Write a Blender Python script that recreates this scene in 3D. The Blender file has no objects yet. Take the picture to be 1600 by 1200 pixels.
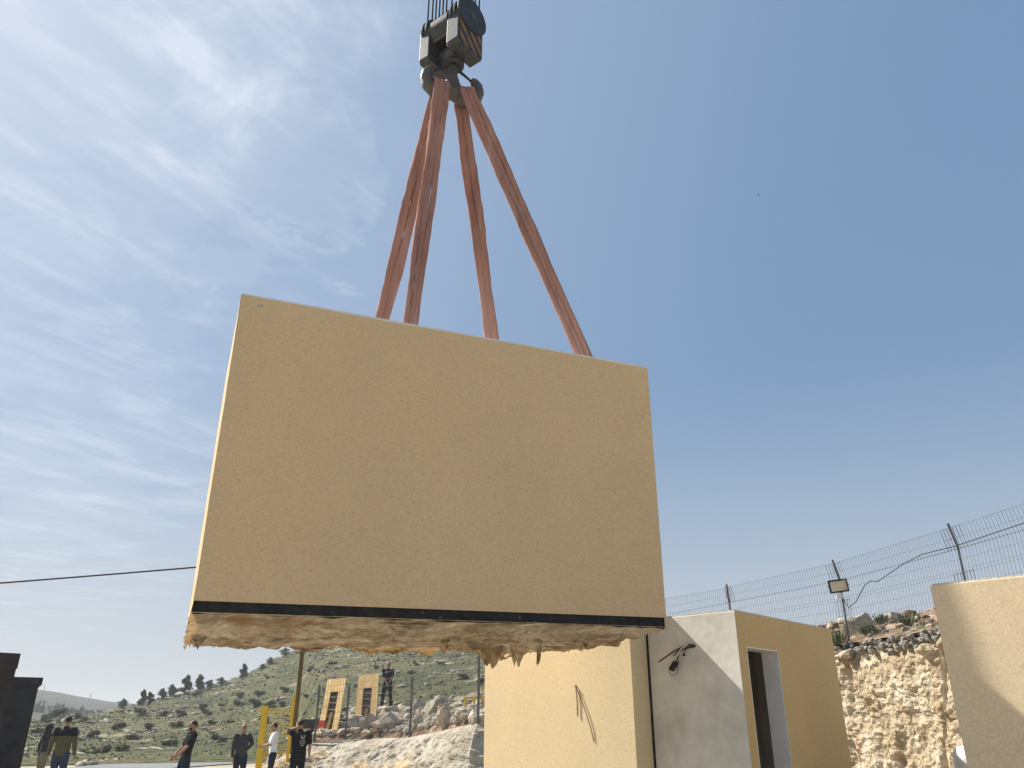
import bpy, bmesh, math, random
import numpy as np
from mathutils import Vector, Matrix, noise as mnoise

R = math.radians
scene = bpy.context.scene
col = scene.collection

# ------------------------------------------------------------------ camera
PITCH = math.atan2(535.0, 1235.0)
FPX, EYE = 1235.0, 1.65
cd = bpy.data.cameras.new('camera')
cam = bpy.data.objects.new('camera', cd)
col.objects.link(cam)
cam.location = (0, 0, EYE)
cam.rotation_euler = (math.pi / 2 + PITCH, 0, 0)
cd.sensor_width = 36
cd.lens = FPX / 1600 * 36
cd.clip_start = 0.05
cd.clip_end = 6000
scene.camera = cam

# ------------------------------------------------------------------ sun, sky, exposure
SUN_AZ, SUN_EL = -62.4, 45.0          # azimuth from +Y towards +X, degrees
SUN_STRENGTH, SKY_STRENGTH = 5.0, 0.066
S = Vector((math.sin(R(SUN_AZ)) * math.cos(R(SUN_EL)), math.cos(R(SUN_AZ)) * math.cos(R(SUN_EL)), math.sin(R(SUN_EL))))
sd = bpy.data.lights.new('sun', 'SUN')
sd.energy = SUN_STRENGTH
sd.angle = R(0.45)
sd.color = (1.0, 0.945, 0.86)
so = bpy.data.objects.new('sun', sd)
col.objects.link(so)
so.rotation_euler = S.to_track_quat('Z', 'Y').to_euler()
so.location = S * 60
scene.view_settings.view_transform = 'Standard'
scene.view_settings.look = 'None'
scene.view_settings.exposure = 0.77
scene.view_settings.gamma = 1.0

world = bpy.data.worlds.new('World')
scene.world = world
world.use_nodes = True


def build_world():
    nt = world.node_tree
    nt.nodes.clear()
    N = nt.nodes.new
    L = nt.links.new
    out = N('ShaderNodeOutputWorld')
    bg = N('ShaderNodeBackground')
    bg.inputs['Strength'].default_value = SKY_STRENGTH
    sky = N('ShaderNodeTexSky')
    sky.sky_type = 'NISHITA'
    sky.sun_disc = False
    sky.sun_elevation = R(SUN_EL)
    sky.sun_rotation = R(SUN_AZ)
    sky.altitude = 500
    sky.air_density = 1.0
    sky.dust_density = 3.0
    sky.ozone_density = 1.4
    tc = N('ShaderNodeTexCoord')
    sep = N('ShaderNodeSeparateXYZ')
    L(tc.outputs['Generated'], sep.inputs[0])

    def math_(op, a, b=None, c=None, clamp=False):
        n = N('ShaderNodeMath')
        n.operation = op
        n.use_clamp = clamp
        for i, v in enumerate((a, b, c)):
            if v is None:
                continue
            if isinstance(v, (int, float)):
                n.inputs[i].default_value = v
            else:
                L(v, n.inputs[i])
        return n.outputs[0]

    def ramp(fac, p0, p1):
        n = N('ShaderNodeMapRange')
        n.interpolation_type = 'SMOOTHSTEP'
        n.inputs[1].default_value = p0
        n.inputs[2].default_value = p1
        L(fac, n.inputs[0])
        return n.outputs[0]
    z = math_('MAXIMUM', sep.outputs[2], 0.06)
    u = math_('DIVIDE', sep.outputs[0], z)
    v = math_('DIVIDE', sep.outputs[1], z)
    cmb = N('ShaderNodeCombineXYZ')
    L(u, cmb.inputs[0])
    L(v, cmb.inputs[1])
    # streaky cirrus on a flat layer high overhead
    def noise_(vec, scale, detail, rough=0.55, dist=0.0):
        n = N('ShaderNodeTexNoise')
        n.inputs['Scale'].default_value = scale
        n.inputs['Detail'].default_value = detail
        n.inputs['Roughness'].default_value = rough
        n.inputs['Distortion'].default_value = dist
        L(vec, n.inputs['Vector'])
        return n.outputs[0]
    mp = N('ShaderNodeMapping')
    mr_ = N('ShaderNodeMapping')
    mr_.inputs['Rotation'].default_value = (0, 0, R(CIRRUS_ROT))
    L(cmb.outputs[0], mr_.inputs[0])
    mp.inputs['Scale'].default_value = (0.9, 3.6, 1)
    L(mr_.outputs[0], mp.inputs[0])
    streak = ramp(noise_(mp.outputs[0], 2.1, 9, 0.56, 0.35), 0.42, 0.78)
    puff = ramp(noise_(cmb.outputs[0], 3.4, 10, 0.62, 0.4), 0.46, 0.74)
    broad = noise_(cmb.outputs[0], 2.2, 6, 0.6, 0.3)

    def blob(px_dir, r_in, r_out, gain):
        d = N('ShaderNodeVectorMath')
        d.operation = 'DOT_PRODUCT'
        L(tc.outputs['Generated'], d.inputs[0])
        d.inputs[1].default_value = px_dir
        w_ = math_('ADD', d.outputs['Value'], math_('MULTIPLY', math_('SUBTRACT', broad, 0.5), 0.10))
        return math_('MULTIPLY', ramp(w_, math.cos(R(r_out)), math.cos(R(r_in))), gain)
    m = None
    for spec in CLOUDS:
        d_, ri, ro, gn = spec
        q = blob(Vector(d_).normalized(), ri, ro, gn)
        m = q if m is None else math_('MAXIMUM', m, q)
    tex = math_('ADD', math_('MULTIPLY', streak, 0.36), math_('MULTIPLY', puff, 0.36))
    tex = math_('ADD', tex, 0.14)
    m = math_('MULTIPLY', m, tex, clamp=True)
    # a veil of dust low over the horizon
    low = ramp(sep.outputs[2], 0.42, -0.02)
    veil = math_('MULTIPLY', low, 0.74)
    sundot = N('ShaderNodeVectorMath')
    sundot.operation = 'DOT_PRODUCT'
    L(tc.outputs['Generated'], sundot.inputs[0])
    sundot.inputs[1].default_value = S
    gl = ramp(sundot.outputs['Value'], 0.35, 1.0)

    def mix(f, ca, cb):
        n = N('ShaderNodeMix')
        n.data_type = 'RGBA'
        if isinstance(f, (int, float)):
            n.inputs[0].default_value = f
        else:
            L(f, n.inputs[0])
        for i, c in ((6, ca), (7, cb)):
            if isinstance(c, tuple):
                n.inputs[i].default_value = c
            else:
                L(c, n.inputs[i])
        return n.outputs[2]
    c0 = mix(BASE_GREY, sky.outputs[0], SKY_BASE)
    c1 = mix(veil, c0, VEIL_COL)
    c2 = mix(math_('MULTIPLY', gl, 0.20), c1, (7.6, 8.2, 9.2, 1))
    c3 = mix(m, c2, (8.6, 9.0, 9.6, 1))
    L(c3, bg.inputs['Color'])
    L(bg.outputs[0], out.inputs[0])


CIRRUS_ROT = -62
CLOUDS = [((-0.375, 0.60, 0.705), 3, 17, 1.15), ((-0.56, 0.64, 0.53), 1, 15, 0.85), ((-0.50, 0.60, 0.62), 2, 17, 0.75), ((-0.50, 0.81, 0.305), 0, 13, 0.55),
          ((-0.80, 0.40, 0.45), 5, 44, 0.10), ((-0.27, 0.75, 0.60), 0, 7, 0.55), ((-0.42, 0.72, 0.55), 2, 25, 0.12)]
BASE_GREY, SKY_BASE, VEIL_COL = 0.72, (1.80, 3.10, 5.0, 1), (5.7, 6.0, 6.15, 1)
build_world()

# ------------------------------------------------------------------ picture-to-place helpers (camera of the survey)
_f = Vector((0, math.cos(PITCH), math.sin(PITCH)))
_u = Vector((0, -math.sin(PITCH), math.cos(PITCH)))
CAM = Vector((0, 0, EYE))


def ray(x, y):
    return (_f + Vector((1, 0, 0)) * ((x - 800) / FPX) - _u * ((y - 600) / FPX)).normalized()


def at_dist(x, y, D):
    d = ray(x, y)
    return CAM + d * (D / math.hypot(d.x, d.y))


def at_z(x, y, z):
    d = ray(x, y)
    return CAM + d * ((z - EYE) / d.z)


def at_plane(x, y, p, n):
    d = ray(x, y)
    return CAM + d * ((Vector(p) - CAM).dot(n) / d.dot(n))


def az_el(x, y):
    d = ray(x, y)
    return math.degrees(math.atan2(d.x, d.y)), d.z / math.hypot(d.x, d.y)


# ------------------------------------------------------------------ object helpers
def tag(o, label=None, cat=None, group=None, kind=None):
    if label:
        o['label'] = label
    if cat:
        o['category'] = cat
    if group:
        o['group'] = group
    if kind:
        o['kind'] = kind
    return o


def empty(name, loc=(0, 0, 0), rz=0.0, label=None, cat=None, group=None):
    o = bpy.data.objects.new(name, None)
    col.objects.link(o)
    o.location = loc
    o.rotation_euler = (0, 0, rz)
    o.empty_display_size = 0.1
    return tag(o, label, cat, group)


class MB:
    """collects primitive shapes and links them as ONE mesh object"""

    def __init__(self):
        self.v, self.f, self.m, self.mats = [], [], [], []
        self.cur = 0

    def mat(self, m):
        if m not in self.mats:
            self.mats.append(m)
        self.cur = self.mats.index(m)
        return self

    def add(self, vs, fs):
        b = len(self.v)
        self.v += [tuple(p) for p in vs]
        self.f += [tuple(b + i for i in f) for f in fs]
        self.m += [self.cur] * len(fs)
        return self

    def quad(self, a, b, c, d):
        return self.add([a, b, c, d], [(0, 1, 2, 3)])

    def box(self, c, ax, ay, az):
        """box from centre and three half vectors"""
        c, ax, ay, az = map(Vector, (c, ax, ay, az))
        vs = [c + ax * i + ay * j + az * k for k in (-1, 1) for j in (-1, 1) for i in (-1, 1)]
        fs = [(0, 2, 3, 1), (4, 5, 7, 6), (0, 1, 5, 4), (2, 6, 7, 3), (0, 4, 6, 2), (1, 3, 7, 5)]
        return self.add(vs, fs)

    def bx(self, x0, x1, y0, y1, z0, z1):
        return self.box(((x0 + x1) / 2, (y0 + y1) / 2, (z0 + z1) / 2), ((x1 - x0) / 2, 0, 0), (0, (y1 - y0) / 2, 0), (0, 0, (z1 - z0) / 2))

    def bar(self, a, b, w, h=None):
        """square bar between two points"""
        a, b = Vector(a), Vector(b)
        h = h or w
        d = (b - a)
        l = d.length
        d.normalize()
        up = Vector((0, 0, 1)) if abs(d.z) < 0.9 else Vector((0, 1, 0))
        s = d.cross(up).normalized()
        t = s.cross(d)
        return self.box((a + b) / 2, d * l / 2, s * w / 2, t * h / 2)

    def tube(self, pts, rad, n=8, cap=True, flat=1.0, side=None):
        pts = [Vector(p) for p in pts]
        if not hasattr(rad, '__len__'):
            rad = [rad] * len(pts)
        rings = []
        prev = None
        for i, p in enumerate(pts):
            d = (pts[min(i + 1, len(pts) - 1)] - pts[max(i - 1, 0)]).normalized()
            if prev is None:
                ref = Vector(side) if side else (Vector((0, 0, 1)) if abs(d.z) < 0.85 else Vector((0, 1, 0)))
                s = (ref - d * ref.dot(d)).normalized()
            else:
                s = (prev - d * prev.dot(d)).normalized()
            prev = s
            t = d.cross(s)
            rings.append([p + (s * math.cos(2 * math.pi * k / n) + t * (flat * math.sin(2 * math.pi * k / n))) * rad[i] for k in range(n)])
        vs = [q for r in rings for q in r]
        fs = []
        for i in range(len(pts) - 1):
            for k in range(n):
                a, b = i * n + k, i * n + (k + 1) % n
                fs.append((a, b, b + n, a + n))
        if cap:
            fs.append(tuple(range(n - 1, -1, -1)))
            fs.append(tuple(len(vs) - n + k for k in range(n)))
        return self.add(vs, fs)

    def prism(self, outline, o, ax, ay, n):
        """outline of (a, b) pairs on axes ax, ay extruded by vector n"""
        o, ax, ay, n = map(Vector, (o, ax, ay, n))
        k = len(outline)
        p = [o + ax * a + ay * b for a, b in outline]
        vs = p + [q + n for q in p]
        fs = [tuple(range(k - 1, -1, -1)), tuple(range(k, 2 * k))]
        fs += [(i, (i + 1) % k, k + (i + 1) % k, k + i) for i in range(k)]
        return self.add(vs, fs)

    def ball(self, c, r, nu=10, nv=7, rot=None):
        c = Vector(c)
        r = Vector(r) if hasattr(r, '__len__') else Vector((r, r, r))
        vs, fs = [], []
        for j in range(nv + 1):
            th = math.pi * j / nv
            for i in range(nu):
                ph = 2 * math.pi * i / nu
                q = Vector((r.x * math.sin(th) * math.cos(ph), r.y * math.sin(th) * math.sin(ph), r.z * math.cos(th)))
                if rot is not None:
                    q = rot @ q
                vs.append(c + q)
        for j in range(nv):
            for i in range(nu):
                a, b = j * nu + i, j * nu + (i + 1) % nu
                fs.append((a, a + nu, b + nu, b))
        return self.add(vs, fs)

    def mesh(self, name, smooth=False):
        me = bpy.data.meshes.new(name)
        me.from_pydata(self.v, [], self.f)
        for m in self.mats:
            me.materials.append(m)
        if self.mats:
            me.polygons.foreach_set('material_index', self.m)
        if smooth:
            me.polygons.foreach_set('use_smooth', [True] * len(me.polygons))
        bm = bmesh.new()
        bm.from_mesh(me)
        bmesh.ops.recalc_face_normals(bm, faces=bm.faces)
        bm.to_mesh(me)
        bm.free()
        return me

    def build(self, name, m=None, parent=None, smooth=False, bevel=0.0, loc=None):
        if m is not None and not self.mats:
            self.mats = [m]
        o = bpy.data.objects.new(name, self.mesh(name, smooth))
        col.objects.link(o)
        if parent is not None:
            o.parent = parent
        if loc is not None:
            o.location = loc
        if bevel:
            b = o.modifiers.new('bevel', 'BEVEL')
            b.width = bevel
            b.segments = 2
            b.limit_method = 'ANGLE'
        return o


def fbm(p, octaves=4, lac=2.1, gain=0.5):
    a, s, q = 1.0, 0.0, Vector(p)
    for _ in range(octaves):
        s += a * mnoise.noise(q)
        q = q * lac + Vector((3.1, 1.7, 5.3))
        a *= gain
    return s


# ------------------------------------------------------------------ materials
def rgb(c):
    return (c[0], c[1], c[2], 1)


def mat(name, colors, scale=3.0, rough=0.85, bump=0.0, bump_scale=40.0, detail=6.0, stretch=(1, 1, 1), lo=0.35, hi=0.65,
        fine=None, spec=0.3, metallic=0.0, bump_dist=0.02, coords='Object', distortion=0.0):
    """colors: two or three base colours mixed by noise; fine = (scale, amount) adds a small-grain variation"""
    m = bpy.data.materials.new(name)
    m.use_nodes = True
    nt = m.node_tree
    N, L = nt.nodes.new, nt.links.new
    p = nt.nodes['Principled BSDF']
    p.inputs['Roughness'].default_value = rough
    p.inputs['Specular IOR Level'].default_value = spec
    p.inputs['Metallic'].default_value = metallic
    tc = N('ShaderNodeTexCoord')
    mp = N('ShaderNodeMapping')
    mp.inputs['Scale'].default_value = stretch
    L(tc.outputs[coords], mp.inputs[0])
    n = N('ShaderNodeTexNoise')
    n.inputs['Scale'].default_value = scale
    n.inputs['Detail'].default_value = detail
    n.inputs['Roughness'].default_value = 0.6
    n.inputs['Distortion'].default_value = distortion
    L(mp.outputs[0], n.inputs['Vector'])
    r = N('ShaderNodeValToRGB')
    els = r.color_ramp.elements
    k = len(colors)
    els[0].position, els[1].position = lo, hi
    els[0].color, els[1].color = rgb(colors[0]), rgb(colors[-1])
    for i in range(1, k - 1):
        e = els.new(lo + (hi - lo) * i / (k - 1))
        e.color = rgb(colors[i])
    L(n.outputs[0], r.inputs[0])
    c = r.outputs[0]
    if fine:
        n2 = N('ShaderNodeTexNoise')
        n2.inputs['Scale'].default_value = fine[0]
        n2.inputs['Detail'].default_value = 4
        L(mp.outputs[0], n2.inputs['Vector'])
        mr = N('ShaderNodeMapRange')
        mr.inputs[1].default_value = 0.3
        mr.inputs[2].default_value = 0.7
        mr.inputs[3].default_value = 1 - fine[1]
        mr.inputs[4].default_value = 1 + fine[1]
        L(n2.outputs[0], mr.inputs[0])
        mx = N('ShaderNodeMix')
        mx.data_type = 'RGBA'
        mx.blend_type = 'MULTIPLY'
        mx.inputs[0].default_value = 1
        L(c, mx.inputs[6])
        L(mr.outputs[0], mx.inputs[7])
        c = mx.outputs[2]
    L(c, p.inputs['Base Color'])
    if bump:
        nb = N('ShaderNodeTexNoise')
        nb.inputs['Scale'].default_value = bump_scale
        nb.inputs['Detail'].default_value = 5
        L(mp.outputs[0], nb.inputs['Vector'])
        b = N('ShaderNodeBump')
        b.inputs['Strength'].default_value = bump
        b.inputs['Distance'].default_value = bump_dist
        L(nb.outputs[0], b.inputs['Height'])
        L(b.outputs[0], p.inputs['Normal'])
    m['c'] = 1
    return m


def nodes_of(m):
    return m.node_tree, m.node_tree.nodes, m.node_tree.links, m.node_tree.nodes['Principled BSDF']


def overlay(m, color, scale, lo, hi, amount=1.0, stretch=(1, 1, 1), offset=(0, 0, 0), zband=None, detail=5):
    """lays a second colour over the base where a noise (optionally tied to object height) is high: stains, rust, mortar"""
    nt, nd, L, p = nodes_of(m)
    N = nd.new
    src = p.inputs['Base Color'].links[0].from_socket
    tc = N('ShaderNodeTexCoord')
    mp = N('ShaderNodeMapping')
    mp.inputs['Scale'].default_value = stretch
    mp.inputs['Location'].default_value = offset
    L.new(tc.outputs['Object'], mp.inputs[0])
    n = N('ShaderNodeTexNoise')
    n.inputs['Scale'].default_value = scale
    n.inputs['Detail'].default_value = detail
    L.new(mp.outputs[0], n.inputs['Vector'])
    fac = n.outputs[0]
    if zband:
        sp = N('ShaderNodeSeparateXYZ')
        L.new(tc.outputs['Object'], sp.inputs[0])
        mz = N('ShaderNodeMapRange')
        mz.inputs[1].default_value, mz.inputs[2].default_value = zband[0], zband[1]
        mz.inputs[3].default_value, mz.inputs[4].default_value = -0.5, 0.5
        mz.clamp = True
        L.new(sp.outputs[2], mz.inputs[0])
        ad = N('ShaderNodeMath')
        L.new(fac, ad.inputs[0])
        L.new(mz.outputs[0], ad.inputs[1])
        fac = ad.outputs[0]
    mr = N('ShaderNodeMapRange')
    mr.inputs[1].default_value, mr.inputs[2].default_value = lo, hi
    mr.inputs[3].default_value, mr.inputs[4].default_value = 0, amount
    L.new(fac, mr.inputs[0])
    mx = N('ShaderNodeMix')
    mx.data_type = 'RGBA'
    L.new(mr.outputs[0], mx.inputs[0])
    L.new(src, mx.inputs[6])
    mx.inputs[7].default_value = rgb(color)
    L.new(mx.outputs[2], p.inputs['Base Color'])
    return m


def stucco(name, c):
    m = mat(name, [tuple(v * 0.97 for v in c), c, tuple(v * 1.03 for v in c)], scale=1.3, rough=0.95, bump=0.20, bump_scale=110, bump_dist=0.005,
            fine=(70, 0.09), spec=0.15, stretch=(1, 1, 0.8))
    nt, nd, L, p = nodes_of(m)
    # rubbed worm-like grooves of a grained render coat
    N = nd.new
    tc = N('ShaderNodeTexCoord')
    mp = N('ShaderNodeMapping')
    mp.inputs['Scale'].default_value = (1, 1, 2.6)
    L.new(tc.outputs['Object'], mp.inputs[0])
    n = N('ShaderNodeTexNoise')
    n.inputs['Scale'].default_value = 21
    n.inputs['Detail'].default_value = 3
    n.inputs['Distortion'].default_value = 1.6
    L.new(mp.outputs[0], n.inputs['Vector'])
    mr = N('ShaderNodeMapRange')
    mr.inputs[1].default_value, mr.inputs[2].default_value = 0.56, 0.68
    mr.inputs[3].default_value, mr.inputs[4].default_value = 0, 0.36
    L.new(n.outputs[0], mr.inputs[0])
    src = p.inputs['Base Color'].links[0].from_socket
    mx = N('ShaderNodeMix')
    mx.data_type = 'RGBA'
    L.new(mr.outputs[0], mx.inputs[0])
    L.new(src, mx.inputs[6])
    mx.inputs[7].default_value = rgb(tuple(v * 0.62 for v in c))
    L.new(mx.outputs[2], p.inputs['Base Color'])
    return m


M = {}
OCHRE = (0.675, 0.49, 0.283)
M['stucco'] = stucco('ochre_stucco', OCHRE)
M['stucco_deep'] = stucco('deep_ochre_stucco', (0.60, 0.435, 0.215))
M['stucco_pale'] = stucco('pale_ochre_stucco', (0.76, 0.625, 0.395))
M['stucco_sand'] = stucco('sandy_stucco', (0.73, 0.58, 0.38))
M['grey_plaster'] = overlay(mat('grey_plaster', [(0.56, 0.54, 0.485), (0.67, 0.65, 0.59), (0.76, 0.74, 0.68)], scale=1.6, rough=0.9, bump=0.12, bump_scale=18,
                                fine=(9, 0.05)), (0.30, 0.285, 0.25), 2.2, 0.54, 0.74, 0.65, stretch=(1, 1, 0.35))
M['concrete'] = mat('grey_concrete', [(0.30, 0.29, 0.27), (0.44, 0.43, 0.40)], scale=4, rough=0.95, bump=0.6, bump_scale=30)
M['white_plaster'] = mat('white_plaster', [(0.68, 0.67, 0.64), (0.76, 0.75, 0.73)], scale=4, rough=0.9, bump=0.2)
M['room'] = mat('raw_room_plaster', [(0.66, 0.62, 0.52), (0.76, 0.71, 0.60)], scale=2, rough=0.95)
M['roof_edge'] = mat('raw_slab_edge', [(0.50, 0.47, 0.41), (0.62, 0.58, 0.50)], scale=8, rough=0.95, bump=0.4)
M['bitumen'] = mat('black_bitumen', [(0.012, 0.012, 0.012), (0.03, 0.029, 0.027)], scale=9, rough=0.75, bump=0.5, bump_scale=35, fine=(25, 0.3), spec=0.3)
overlay(M['bitumen'], (0.20, 0.17, 0.12), 14, 0.66, 0.76, 0.7)
M['wire'] = mat('rusty_wire', [(0.05, 0.03, 0.02), (0.10, 0.06, 0.04)], scale=12, rough=0.8)
M['black'] = mat('black_plastic', [(0.012, 0.012, 0.013), (0.02, 0.02, 0.022)], scale=10, rough=0.5)
M['red_cable'] = mat('dark_red_cable', [(0.14, 0.025, 0.02), (0.08, 0.02, 0.02)], scale=20, rough=0.6)
M['white_cable'] = mat('white_cable', [(0.6, 0.6, 0.58), (0.7, 0.7, 0.68)], scale=20, rough=0.5)


def foil_mat():
    m = mat('earthy_torn_foil', [(0.26, 0.20, 0.135), (0.52, 0.43, 0.305), (0.72, 0.635, 0.49)], scale=2.6, rough=0.85, bump=0.9, bump_scale=14, fine=(22, 0.28),
            stretch=(0.6, 1.5, 1), bump_dist=0.06, distortion=0.9)
    overlay(m, (0.28, 0.15, 0.045), 1.5, 0.58, 0.68, 0.75, offset=(3, 1, 0))
    nt, nd, L, p = nodes_of(m)
    tr = nd.new('ShaderNodeBsdfTranslucent')
    tr.inputs[0].default_value = (0.42, 0.23, 0.07, 1)
    mx = nd.new('ShaderNodeMixShader')
    mx.inputs[0].default_value = 0.18
    out = nd['Material Output']
    L.new(p.outputs[0], mx.inputs[1])
    L.new(tr.outputs[0], mx.inputs[2])
    L.new(mx.outputs[0], out.inputs[0])
    return m


M['foil'] = foil_mat()
M['sling'] = mat('faded_orange_sling_cloth', [(0.27, 0.13, 0.098), (0.36, 0.19, 0.142), (0.46, 0.275, 0.215)], scale=3, stretch=(1, 1, 0.15), rough=0.95, bump=0.35, bump_scale=60,
                 fine=(14, 0.12), spec=0.1, lo=0.3, hi=0.7)
overlay(M['sling'], (0.54, 0.42, 0.34), 6, 0.60, 0.78, 0.5, stretch=(1, 1, 0.12))
M['block_paint'] = overlay(mat('worn_dark_grey_paint', [(0.030, 0.033, 0.031), (0.062, 0.066, 0.060)], scale=6, rough=0.55, bump=0.2, fine=(30, 0.15), spec=0.4),
                           (0.12, 0.07, 0.035), 5, 0.60, 0.72, 0.8)
M['block_dark'] = mat('greasy_black_steel', [(0.014, 0.015, 0.017), (0.03, 0.03, 0.03)], scale=9, rough=0.5, spec=0.4)
M['forged'] = overlay(mat('forged_hook_steel', [(0.05, 0.042, 0.036), (0.10, 0.082, 0.066)], scale=8, rough=0.5, bump=0.2, spec=0.5), (0.16, 0.08, 0.04), 7, 0.58, 0.7, 0.7)
M['rope'] = mat('steel_rope', [(0.012, 0.012, 0.012), (0.03, 0.03, 0.03)], scale=60, rough=0.95, spec=0.05)


def stripes(name, c1, c2, scale, ang):
    m = mat(name, [c1, c1], rough=0.6)
    nt, nd, L, p = nodes_of(m)
    tc = nd.new('ShaderNodeTexCoord')
    mp = nd.new('ShaderNodeMapping')
    mp.inputs['Rotation'].default_value = ang
    L.new(tc.outputs['Object'], mp.inputs[0])
    w = nd.new('ShaderNodeTexWave')
    w.inputs['Scale'].default_value = scale
    w.inputs['Distortion'].default_value = 0.15
    L.new(mp.outputs[0], w.inputs[0])
    r = nd.new('ShaderNodeValToRGB')
    r.color_ramp.elements[0].position, r.color_ramp.elements[1].position = 0.46, 0.52
    r.color_ramp.elements[0].color, r.color_ramp.elements[1].color = rgb(c1), rgb(c2)
    L.new(w.outputs[0], r.inputs[0])
    L.new(r.outputs[0], p.inputs['Base Color'])
    return m


M['hazard'] = overlay(stripes('hazard_stripes', (0.02, 0.02, 0.022), (0.42, 0.24, 0.05), 2.6, (0, R(-45), 0)), (0.06, 0.05, 0.04), 8, 0.6, 0.7, 0.6)
M['galv'] = mat('galvanised_steel', [(0.16, 0.165, 0.17), (0.26, 0.265, 0.27)], scale=6, rough=0.5, metallic=0.3)
M['galv_dark'] = mat('weathered_galvanised_post', [(0.10, 0.105, 0.11), (0.17, 0.175, 0.18)], scale=5, rough=0.6, metallic=0.2)
M['yellow'] = mat('yellow_gate_paint', [(0.66, 0.42, 0.012), (0.76, 0.51, 0.02)], scale=4, rough=0.5, fine=(20, 0.08), spec=0.4)
M['pole'] = mat('old_pole', [(0.12, 0.085, 0.03), (0.20, 0.145, 0.06)], scale=4, rough=0.9, stretch=(1, 1, 0.1), bump=0.4)
M['timber'] = mat('yellow_ramp_board', [(0.45, 0.29, 0.11), (0.56, 0.38, 0.16), (0.63, 0.46, 0.22)], scale=2.2, rough=0.8, stretch=(1, 1, 0.6), fine=(12, 0.08))
M['rung'] = mat('ramp_rung_steel', [(0.12, 0.10, 0.07), (0.25, 0.20, 0.12)], scale=6, rough=0.7)
M['red'] = mat('red_reflector', [(0.30, 0.02, 0.015), (0.40, 0.035, 0.02)], scale=10, rough=0.35)
M['steel_dark'] = overlay(mat('dark_painted_steel', [(0.026, 0.030, 0.040), (0.050, 0.054, 0.064)], scale=3, rough=0.6, bump=0.15, bump_scale=8, fine=(10, 0.2)),
                          (0.10, 0.06, 0.035), 2.4, 0.60, 0.75, 0.5)
M['steel_rust'] = overlay(mat('rusty_brown_steel', [(0.020, 0.022, 0.026), (0.042, 0.041, 0.042)], scale=2.2, rough=0.75, bump=0.2, bump_scale=8, fine=(8, 0.25)),
                          (0.10, 0.065, 0.04), 1.8, 0.58, 0.76, 0.6, stretch=(1, 1, 0.4))
M['asphalt'] = mat('grey_asphalt', [(0.162, 0.162, 0.166), (0.212, 0.212, 0.212)], scale=0.8, rough=0.9, bump=0.2, fine=(30, 0.12))
M['dirt'] = mat('pale_site_dirt', [(0.264, 0.220, 0.158), (0.370, 0.317, 0.238), (0.440, 0.392, 0.317)], scale=0.5, rough=0.97, bump=0.7, bump_scale=6, fine=(5, 0.2), bump_dist=0.05)
M['stone'] = mat('white_limestone', [(0.302, 0.248, 0.172), (0.437, 0.378, 0.286), (0.521, 0.470, 0.378)], scale=2.2, rough=0.95, bump=0.8, bump_scale=9, fine=(14, 0.2), bump_dist=0.06)
overlay(M['stone'], (0.34, 0.22, 0.12), 1.6, 0.58, 0.72, 0.7)
M['hill_rock'] = mat('grey_limestone', [(0.153, 0.140, 0.102), (0.246, 0.225, 0.170), (0.365, 0.340, 0.272)], scale=0.6, rough=0.95)
M['skin'] = mat('skin', [(0.30, 0.165, 0.105), (0.36, 0.20, 0.13)], scale=8, rough=0.6)
M['hair'] = mat('black_hair', [(0.012, 0.01, 0.009), (0.025, 0.02, 0.017)], scale=30, rough=0.7)
M['screen'] = mat('flood_lamp_glass', [(0.55, 0.50, 0.38), (0.62, 0.57, 0.45)], scale=6, rough=0.25)
M['bark'] = mat('bark', [(0.06, 0.045, 0.03), (0.12, 0.09, 0.065)], scale=8, rough=0.95)


def leaf(name, c):
    m = mat(name, [tuple(v * 0.6 for v in c), c, tuple(v * 1.45 for v in c)], scale=1.2, rough=0.8, fine=(6, 0.3), spec=0.2, lo=0.3, hi=0.7)
    return m


M['leaf_dark'] = leaf('dark_evergreen_leaf', (0.105, 0.12, 0.072))
M['leaf_olive'] = leaf('olive_shrub_leaf', (0.125, 0.135, 0.068))
M['leaf_grey'] = leaf('grey_green_shrub_leaf', (0.13, 0.14, 0.095))
M['leaf_fresh'] = leaf('fresh_green_weed', (0.14, 0.16, 0.07))
M['grass_tuft'] = leaf('hill_grass', (0.11, 0.118, 0.036))


def hill_mat():
    m = mat('grassy_hillside', [(0.036, 0.041, 0.012), (0.059, 0.064, 0.019), (0.083, 0.079, 0.027), (0.112, 0.091, 0.046)], scale=0.09, rough=0.97, detail=10,
            bump=1.0, bump_scale=1.1, bump_dist=0.5, fine=(1.2, 0.38), lo=0.36, hi=0.68)
    overlay(m, (0.27, 0.22, 0.14), 0.22, 0.60, 0.68, 0.75, detail=8)
    overlay(m, (0.045, 0.055, 0.025), 0.5, 0.57, 0.66, 0.7, offset=(7, 2, 0), detail=8)
    overlay(m, (0.46, 0.43, 0.37), 0.7, 0.66, 0.70, 0.85, stretch=(0.6, 2.2, 2.2), offset=(1, 9, 4), detail=8)
    return m


M['hill'] = hill_mat()
M['soil'] = overlay(overlay(mat('brown_rubble_soil', [(0.145, 0.081, 0.047), (0.246, 0.153, 0.089), (0.323, 0.230, 0.145)], scale=1.6, rough=0.98, bump=1.0, bump_scale=6, bump_dist=0.15,
                        fine=(7, 0.35), detail=9), (0.52, 0.46, 0.37), 3.2, 0.60, 0.66, 0.9, detail=8), (0.09, 0.11, 0.04), 1.3, 0.58, 0.66, 0.7, offset=(5, 5, 5))
M['farhill'] = overlay(mat('distant_scrub_hill', [(0.028, 0.032, 0.021), (0.040, 0.043, 0.028), (0.059, 0.057, 0.040)], scale=0.03, rough=0.98, detail=9, fine=(0.3, 0.35)),
                       (0.038, 0.05, 0.042), 0.09, 0.47, 0.55, 0.85, detail=8)


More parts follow.
